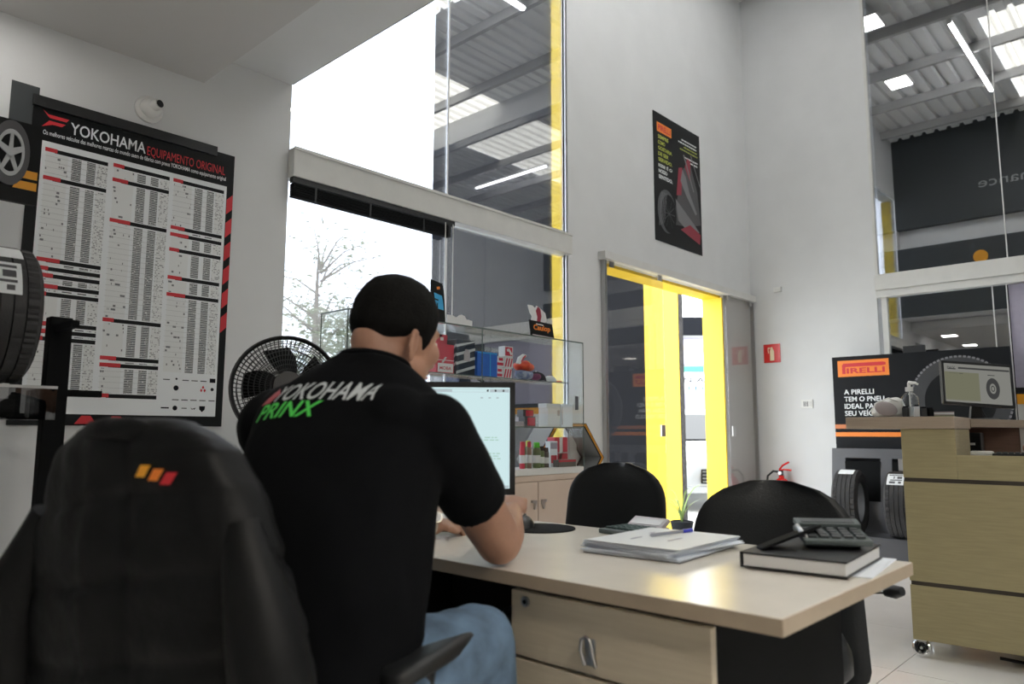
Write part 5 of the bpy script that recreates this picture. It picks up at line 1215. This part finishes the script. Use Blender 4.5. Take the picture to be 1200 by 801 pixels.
torso = [(.775, 1.20, .545, .165, .13, 18), (.785, 1.205, .66, .185, .145, 18), (.80, 1.215, .78, .188, .150, 19), (.825, 1.23, .90, .190, .140, 20), (.855, 1.255, 1.00, .205, .128, 21), (.885, 1.270, 1.075, .205, .112, 22), (.912, 1.278, 1.128, .172, .092, 22), (.932, 1.280, 1.168, .118, .074, 20), (.950, 1.282, 1.20, .072, .062, 15)]
def trings(g, upto=9):
    R = []
    for x, y, z, hw, hd, yw in torso[:upto]:
        F, L = fl(yw); F = (F - V((0, 0, .34))).normalized() if z > .7 else F
        R.append(ringel(w_(x, y, z), L * (hw + g), F * (hd + g)))
    return R
# head frame
HC = w_(1.000, 1.280, 1.268); HF, HL = fl(5); pt = math.radians(16)
HFp = (HF * math.cos(pt) - V((0, 0, 1)) * math.sin(pt)).normalized(); HU = HL.cross(HFp).normalized() * -1
if HU.z < 0: HU = -HU
def hp(f, l, u): return HC + HFp * f + HL * l + HU * u
def he(b, c, r, n=22, m=14): return b.ell(hp(*c), (HFp * r[0], HL * r[1], HU * r[2]), n, m)
body = B()
body.loft(trings(-.016))
# neck and head
limb(body, [w_(.945, 1.281, 1.16), w_(.972, 1.276, 1.225), hp(-.022, 0, -.05)], [.066, .062, .060], 18)
limb(body, [w_(.915, 1.279, 1.165), w_(.945, 1.274, 1.225), hp(-.058, 0, -.045)], [.05, .050, .046], 16)
he(body, (0, 0, .008), (.098, .079, .098)); he(body, (-.012, 0, .018), (.094, .080, .094)); he(body, (.040, 0, -.058), (.062, .060, .062)); he(body, (.066, 0, -.094), (.034, .036, .026)); he(body, (.030, .030, -.075), (.05, .036, .04)); he(body, (.030, -.030, -.075), (.05, .036, .04))
he(body, (.080, 0, .022), (.018, .055, .014)); he(body, (.072, .036, -.028), (.026, .030, .030)); he(body, (.072, -.036, -.028), (.026, .030, .030))
limb(body, [hp(.090, 0, .010), hp(.110, 0, -.016), hp(.118, 0, -.032)], [.010, .012, .0145], 10); he(body, (.098, .013, -.034), (.011, .009, .008)); he(body, (.098, -.013, -.034), (.011, .009, .008))
he(body, (.096, 0, -.058), (.014, .026, .0065)); he(body, (.094, 0, -.071), (.014, .023, .008))
for s_ in (-1, 1):   # ears: cupped rim, lobe, bowl
    er = [(-.004, .080, .016), (-.012, .088, .030), (-.024, .092, .030), (-.031, .093, .014), (-.030, .091, -.006), (-.022, .087, -.022), (-.012, .082, -.032), (-.004, .079, -.026)]
    limb(body, [hp(f, l * s_, u - .008) for f, l, u in [(a_ - .004, c_, d_ - .036) for a_, c_, d_ in er]], [.0052, .0058, .006, .006, .0055, .0055, .006, .006], 8)
    body.ell(hp(-.016, s_ * .083, -.042), (HFp * .015, HL * .005, HU * .026), 12, 8); body.ell(hp(-.006, s_ * .082, -.042), (HFp * .004, HL * .006, HU * .008), 8, 6)
# arms: right arm bent with the elbow on the desk edge, left forearm lying on the desk
SR, ER, WR = w_(.950, 1.090, 1.055), w_(1.235, 1.190, .806), w_(1.435, 1.340, .842)
SL, EL, WL = w_(.840, 1.480, 1.060), w_(1.100, 1.700, .822), w_(1.415, 1.620, .790)
limb(body, [SR, SR.lerp(ER, .5), SR.lerp(ER, .8), ER], [.058, .057, .055, .052], 18); limb(body, [ER, ER.lerp(WR, .28), ER.lerp(WR, .7), WR], [.053, .053, .040, .030], 18)
limb(body, [SL, SL.lerp(EL, .5), EL], [.066, .058, .048], 18); limb(body, [EL, EL.lerp(WL, .3), WL], [.049, .047, .029], 18)
def hand(b, W, d, nrm, side, curl):
    """palm + four unequal fingers + thumb from the palm's side; d: direction, nrm: back of hand, side: towards the thumb"""
    d, nrm, side = d.normalized(), nrm.normalized(), side.normalized()
    b.ell(W + d * .045, (d * .052, side * .042, nrm * .017), 16, 10)
    for k, (o_, L, r) in enumerate(((.030, .070, .0088), (.010, .078, .0092), (-.011, .072, .0088), (-.031, .056, .0078))):
        p = W + d * .082 + side * o_; a = 0.0; P = [p - d * .02, p]
        for q, seg in enumerate((.46, .32, .22)):
            a += curl * (.75, 1.0, .7)[q]; P.append(P[-1] + (d * math.cos(a) - nrm * math.sin(a)) * L * seg)
        limb(b, P, [r * 1.05, r * 1.08, r, r * .92, r * .78], 10)
    p = W + d * .028 + side * .034
    limb(b, [p - side * .012, p + side * .014 + d * .024 - nrm * .006, p + side * .012 + d * .052 - nrm * .014, p + side * .002 + d * .072 - nrm * .020], [.013, .0115, .0098, .0082], 10)
dr = (WR - ER).normalized()
hand(body, WR, dr + V((0, 0, .25)), V((-.35, -.35, .9)), V((-.6, .7, .1)), 1.15)
dl = (V((1.535, 1.640, .783)) - V((1.415, 1.620, .790))).normalized()
hand(body, WL, dl, V((0, 0, 1)), V((-.5, -.8, 0)), .45)
# legs
for (h, k_, a) in ((w_(.79, 1.10, .600), w_(1.080, 1.100, .620), w_(1.10, 1.10, .09)), (w_(.76, 1.32, .595), w_(1.15, 1.46, .60), w_(1.15, 1.47, .09))):
    limb(body, [h, h.lerp(k_, .5), k_], [.080, .072, .054], 16); limb(body, [k_, k_.lerp(a, .35), a], [.052, .050, .036], 14); limb(body, [a, a + V((.09, .01, -.045))], [.036, .030], 10)
fused(body, 'body', .0052, 6, 'skin', man)
# T-shirt
shb = B(); shb.loft(trings(.006, 8) + [ringel(w_(.944, 1.281, 1.192), fl(15)[1] * .088, (fl(15)[0] - V((0, 0, .34))).normalized() * .076)])
shb.ell(w_(.89, 1.15, 1.080), ((.080, 0, 0), (0, .095, 0), (0, 0, .065)), 18, 10); shb.ell(w_(.85, 1.41, 1.085), ((.085, 0, 0), (0, .10, 0), (0, 0, .075)), 18, 10)
limb(shb, [SR, SR.lerp(ER, .30)], [.074, .071], 20); shb.tube([SR, SR.lerp(ER, .3), SR.lerp(ER, .60)], [.074, .072, .072], 22)
limb(shb, [SL, SL.lerp(EL, .3)], [.088, .080], 20); shb.tube([SL, SL.lerp(EL, .3), SL.lerp(EL, .62)], [.088, .080, .077], 22)
shb.loft([ringel(w_(x, y, z), fl(18)[1] * a, fl(18)[0] * c) for x, y, z, a, c in ((.765, 1.20, .520, .195, .155), (.775, 1.20, .60, .200, .160), (.785, 1.205, .68, .196, .158))])
shirt = fused(shb, 'shirt', .006, 14, 'shirt', man)
nrm_ = [v.normal.copy() for v in shirt.data.vertices]
for v, nv in zip(shirt.data.vertices, nrm_):     # soft cloth folds
    p = v.co.copy(); k = noise.noise(V((p.x * 7, p.y * 7, p.z * 11))) * .006 + noise.noise(V((p.x * 14 + 9, p.y * 14, p.z * 5 + p.x * 12))) * .004
    low = max(0.0, min(1.0, (1.08 - p.z) / .2)); v.co = p + nv * k * (.35 + .65 * low)
col_pts = [w_(.944, 1.281, 1.195) + p for p in [fl(15)[1] * (.076 * math.cos(a)) + (fl(15)[0] - V((0, 0, .30))).normalized() * (.068 * math.sin(a)) for a in [2 * PI * k / 40 for k in range(40)]]]
B().tube(col_pts, .008, 8, closed=True).build('collar', 'shirt', man, smooth=60)
# jeans, belt line hidden by the shirt; shoes
jb = B()
jb.loft([ringel(w_(.775, 1.205, z), fl(18)[1] * a, fl(18)[0] * c) for z, a, c in ((.515, .185, .14), (.56, .195, .155), (.64, .188, .150))])
legs = ((w_(.80, 1.10, .605), w_(1.085, 1.100, .628), w_(1.105, 1.10, .10)), (w_(.77, 1.32, .60), w_(1.155, 1.46, .605), w_(1.155, 1.47, .10)))
for h, k_, a in legs: limb(jb, [h, h.lerp(k_, .5), k_], [.096, .092, .078], 20); limb(jb, [k_, k_.lerp(a, .4), a], [.076, .068, .056], 18)
jn = fused(jb, 'jeans', .0065, 8, 'jeans', man)
nrm_ = [v.normal.copy() for v in jn.data.vertices]
for v, nv in zip(jn.data.vertices, nrm_):
    p = v.co.copy(); v.co = p + nv * (noise.noise(V((p.x * 24, p.y * 10, p.z * 10))) * .006)
for h, k_, a in legs:
    b = B(); b.loft([ringel(a + V((dx, .0, -.075 + dz)), (0, wv, 0), (0, 0, hv)) for dx, dz, wv, hv in ((-.07, .015, .02, .018), (-.05, .025, .036, .036), (.03, .03, .042, .045), (.11, .01, .046, .034), (.17, -.004, .040, .022), (.20, -.008, .018, .012))]); b.build('shoe', 'matblack', man, smooth=60)
# hair: short crop, faded at neck and temples
def hairline(f, l):
    burn = .040 * math.exp(-((f - .030) / .016) ** 2) if abs(l) > .045 else 0
    return hair_base(f) - burn
def hair_base(f):
    t_ = (f + .10) / .20; t_ = max(0, min(1, t_))
    return -.070 + .066 * t_ + .125 * max(0, (t_ - .66) / .34) ** 1.1
hb2 = B(); n, mm = 72, 48; ok = []
for i in range(mm + 1):
    th = PI * i / mm
    for j in range(n):
        ph = 2 * PI * j / n
        f, l, u = .0985 * math.sin(th) * math.cos(ph) - .008, .0815 * math.sin(th) * math.sin(ph), .0985 * math.cos(th) + .014
        dd = u - hairline(f, l); k = max(0, min(1, dd / .055)); k = k * k * (3 - 2 * k)
        top = max(0, min(1, (u - .02) / .07))
        g = -.006 + .013 * k + .007 * top + .0010 * noise.noise(V((f * 130, l * 130, u * 90))) * k + .0025 * noise.noise(V((f * 40, l * 40, u * 30))) * k
        q = V((f, l, u)); q = q + q.normalized() * g; hb2.v.append(tuple(hp(q.x, q.y, q.z))); ok.append(dd > -.006)
for i in range(mm):
    for j in range(n):
        k = (j + 1) % n; q = (i * n + j, (i + 1) * n + j, (i + 1) * n + k, i * n + k)
        if all(ok[x] for x in q): hb2.f.append(q)
hb2.build('hair', 'hair', man, smooth=180, fix=False)
for s_ in (-1, 1):
    eb2 = B(); he(eb2, (.0865, .032 * s_, .001), (.0085, .012, .0065), 14, 10); e = eb2.build('eye', mat('eye_white', (.6, .58, .55), .2), man, smooth=180)
    B().ell(hp(.0940, .032 * s_, -.001), (HFp * .0022, HL * .0048, HU * .0048), 12, 8).build('iris', 'hair', e, smooth=180)
    limb(B(), [hp(.092, .016 * s_, .022), hp(.096, .034 * s_, .027), hp(.084, .054 * s_, .022)], [.003, .004, .003], 8).build('eyebrow', 'hair', man, smooth=60)
for (uu0, hh, ff) in ((-.0585, .0045, .1085), (-.0700, .0055, .1055)): he_b = B(); he_b.ell(hp(ff, 0, uu0), (HFp * .004, HL * .021, HU * hh), 16, 8); he_b.build('lip', mat('lip_skin', (.30, .12, .10), .45), man, smooth=180)
# watch on the left wrist
ax = (WL - EL).normalized(); wc0 = WL - ax * .012; uu = ax.cross(V((0, 0, 1))).normalized(); vv = uu.cross(ax)
wt = B().tube([wc0 + uu * (.036 * math.cos(2 * PI * k / 28)) + vv * (.033 * math.sin(2 * PI * k / 28)) for k in range(28)], .007, 8, closed=True).build('wristwatch', 'watch', man, smooth=60)
fn = (uu * .8 + vv * .6).normalized(); fn = fn if fn.y < 0 else -fn
B().cyl(wc0 + fn * .034, wc0 + fn * .044, .019, n=20).build('watch_case', 'watch', wt, smooth=40); B().cyl(wc0 + fn * .0441, wc0 + fn * .0452, .015, n=20).build('watch_dial', 'cardwhite', wt)
# lettering on the shirt back, laid on the cloth
bvs = BVHTree.FromPolygons([v.co for v in shirt.data.vertices], [p.vertices for p in shirt.data.polygons])
def cloth_text(body_, O, X, Y, D, m, nm, bold=.012, shear=.3):
    me = text_mesh(body_, bold, shear); import bmesh
    xs = [v.co.x for v in me.vertices]; ys = [v.co.y for v in me.vertices]; x0, x1, y0, y1 = min(xs), max(xs), min(ys), max(ys)
    bm = bmesh.new(); bm.from_mesh(me); bmesh.ops.triangulate(bm, faces=bm.faces)
    bmesh.ops.subdivide_edges(bm, edges=[e for e in bm.edges if e.calc_length() > (x1 - x0) * .03], cuts=2)
    bmesh.ops.triangulate(bm, faces=bm.faces)
    O, X, Y, D = V(O), V(X), V(Y), V(D).normalized()
    for v in bm.verts:
        p = O + X * ((v.co.x - x0) / (x1 - x0)) + Y * ((v.co.y - y0) / (y1 - y0)); h = bvs.ray_cast(p, D)
        v.co = (h[0] - D * .0022) if h[0] is not None else p + D * .45
    bm.to_mesh(me); bm.free(); me.name = nm; return link(me, nm, m, man)
bF, bL = fl(20)
tD = (bF - V((0, 0, .45))).normalized()
def bp(l, z): return w_(.50, 1.13, z) + V((-.0, .0, .16)) + bL * l - bF * .0
cloth_text('YOKOHAMA', bp(.115, 1.085), -bL * .235 , V((0, 0, .050)), tD, 'shirtprint', 'shirt_lettering')
cloth_text('PRINX', bp(.150, 1.042), -bL * .165, V((0, 0, .040)), tD, 'green', 'shirt_lettering_green', bold=.018)
stick([(0, 0), (.03, 0), (.045, .025), (.02, .05), (.01, .03)], 'crimson', 'shirt_logo', man, bvs, bp(.155, 1.085), -bL, V((0, 0, 1)), tD, .0022, 3)

# ------------------------------------------------------------------ second attendant, almost wholly outside the frame on the right
p2 = man.copy(); COL.objects.link(p2)
p2.location = (4.87, -.01, .13); p2.rotation_euler = (0, 0, math.radians(110))
tag(p2, 'attendant whose forearm just shows inside the counter at the right edge', 'person')
for ch in list(man.children):
    if ch.name.split('.')[0] in ('body', 'shirt', 'collar', 'jeans', 'hair', 'shoe', 'eyebrow', 'eye', 'lip'):
        c = ch.copy(); COL.objects.link(c); c.parent = p2
        for g in ch.children: d = g.copy(); COL.objects.link(d); d.parent = c
sl = thing('bar_stool', 'black stool with foot ring under the attendant outside the right edge', 'stool', (4.87, -.01, 0))
B().lathe([(0, .60), (.17, .60), (.19, .62), (.18, .645), (0, .65)], None, 28).build('seat', 'leather', sl, smooth=50)
B().cyl((0, 0, .03), (0, 0, .60), .025, n=14).build('column', 'chrome', sl, smooth=40); B().lathe([(0, 0), (.21, 0), (.20, .015), (.03, .035), (0, .035)], None, 28).build('base', 'chrome', sl, smooth=40)
B().box((-.12, .42, .055), (.5, .40, .03)).build('foot_rest', 'matblack', sl, bevel=.004)
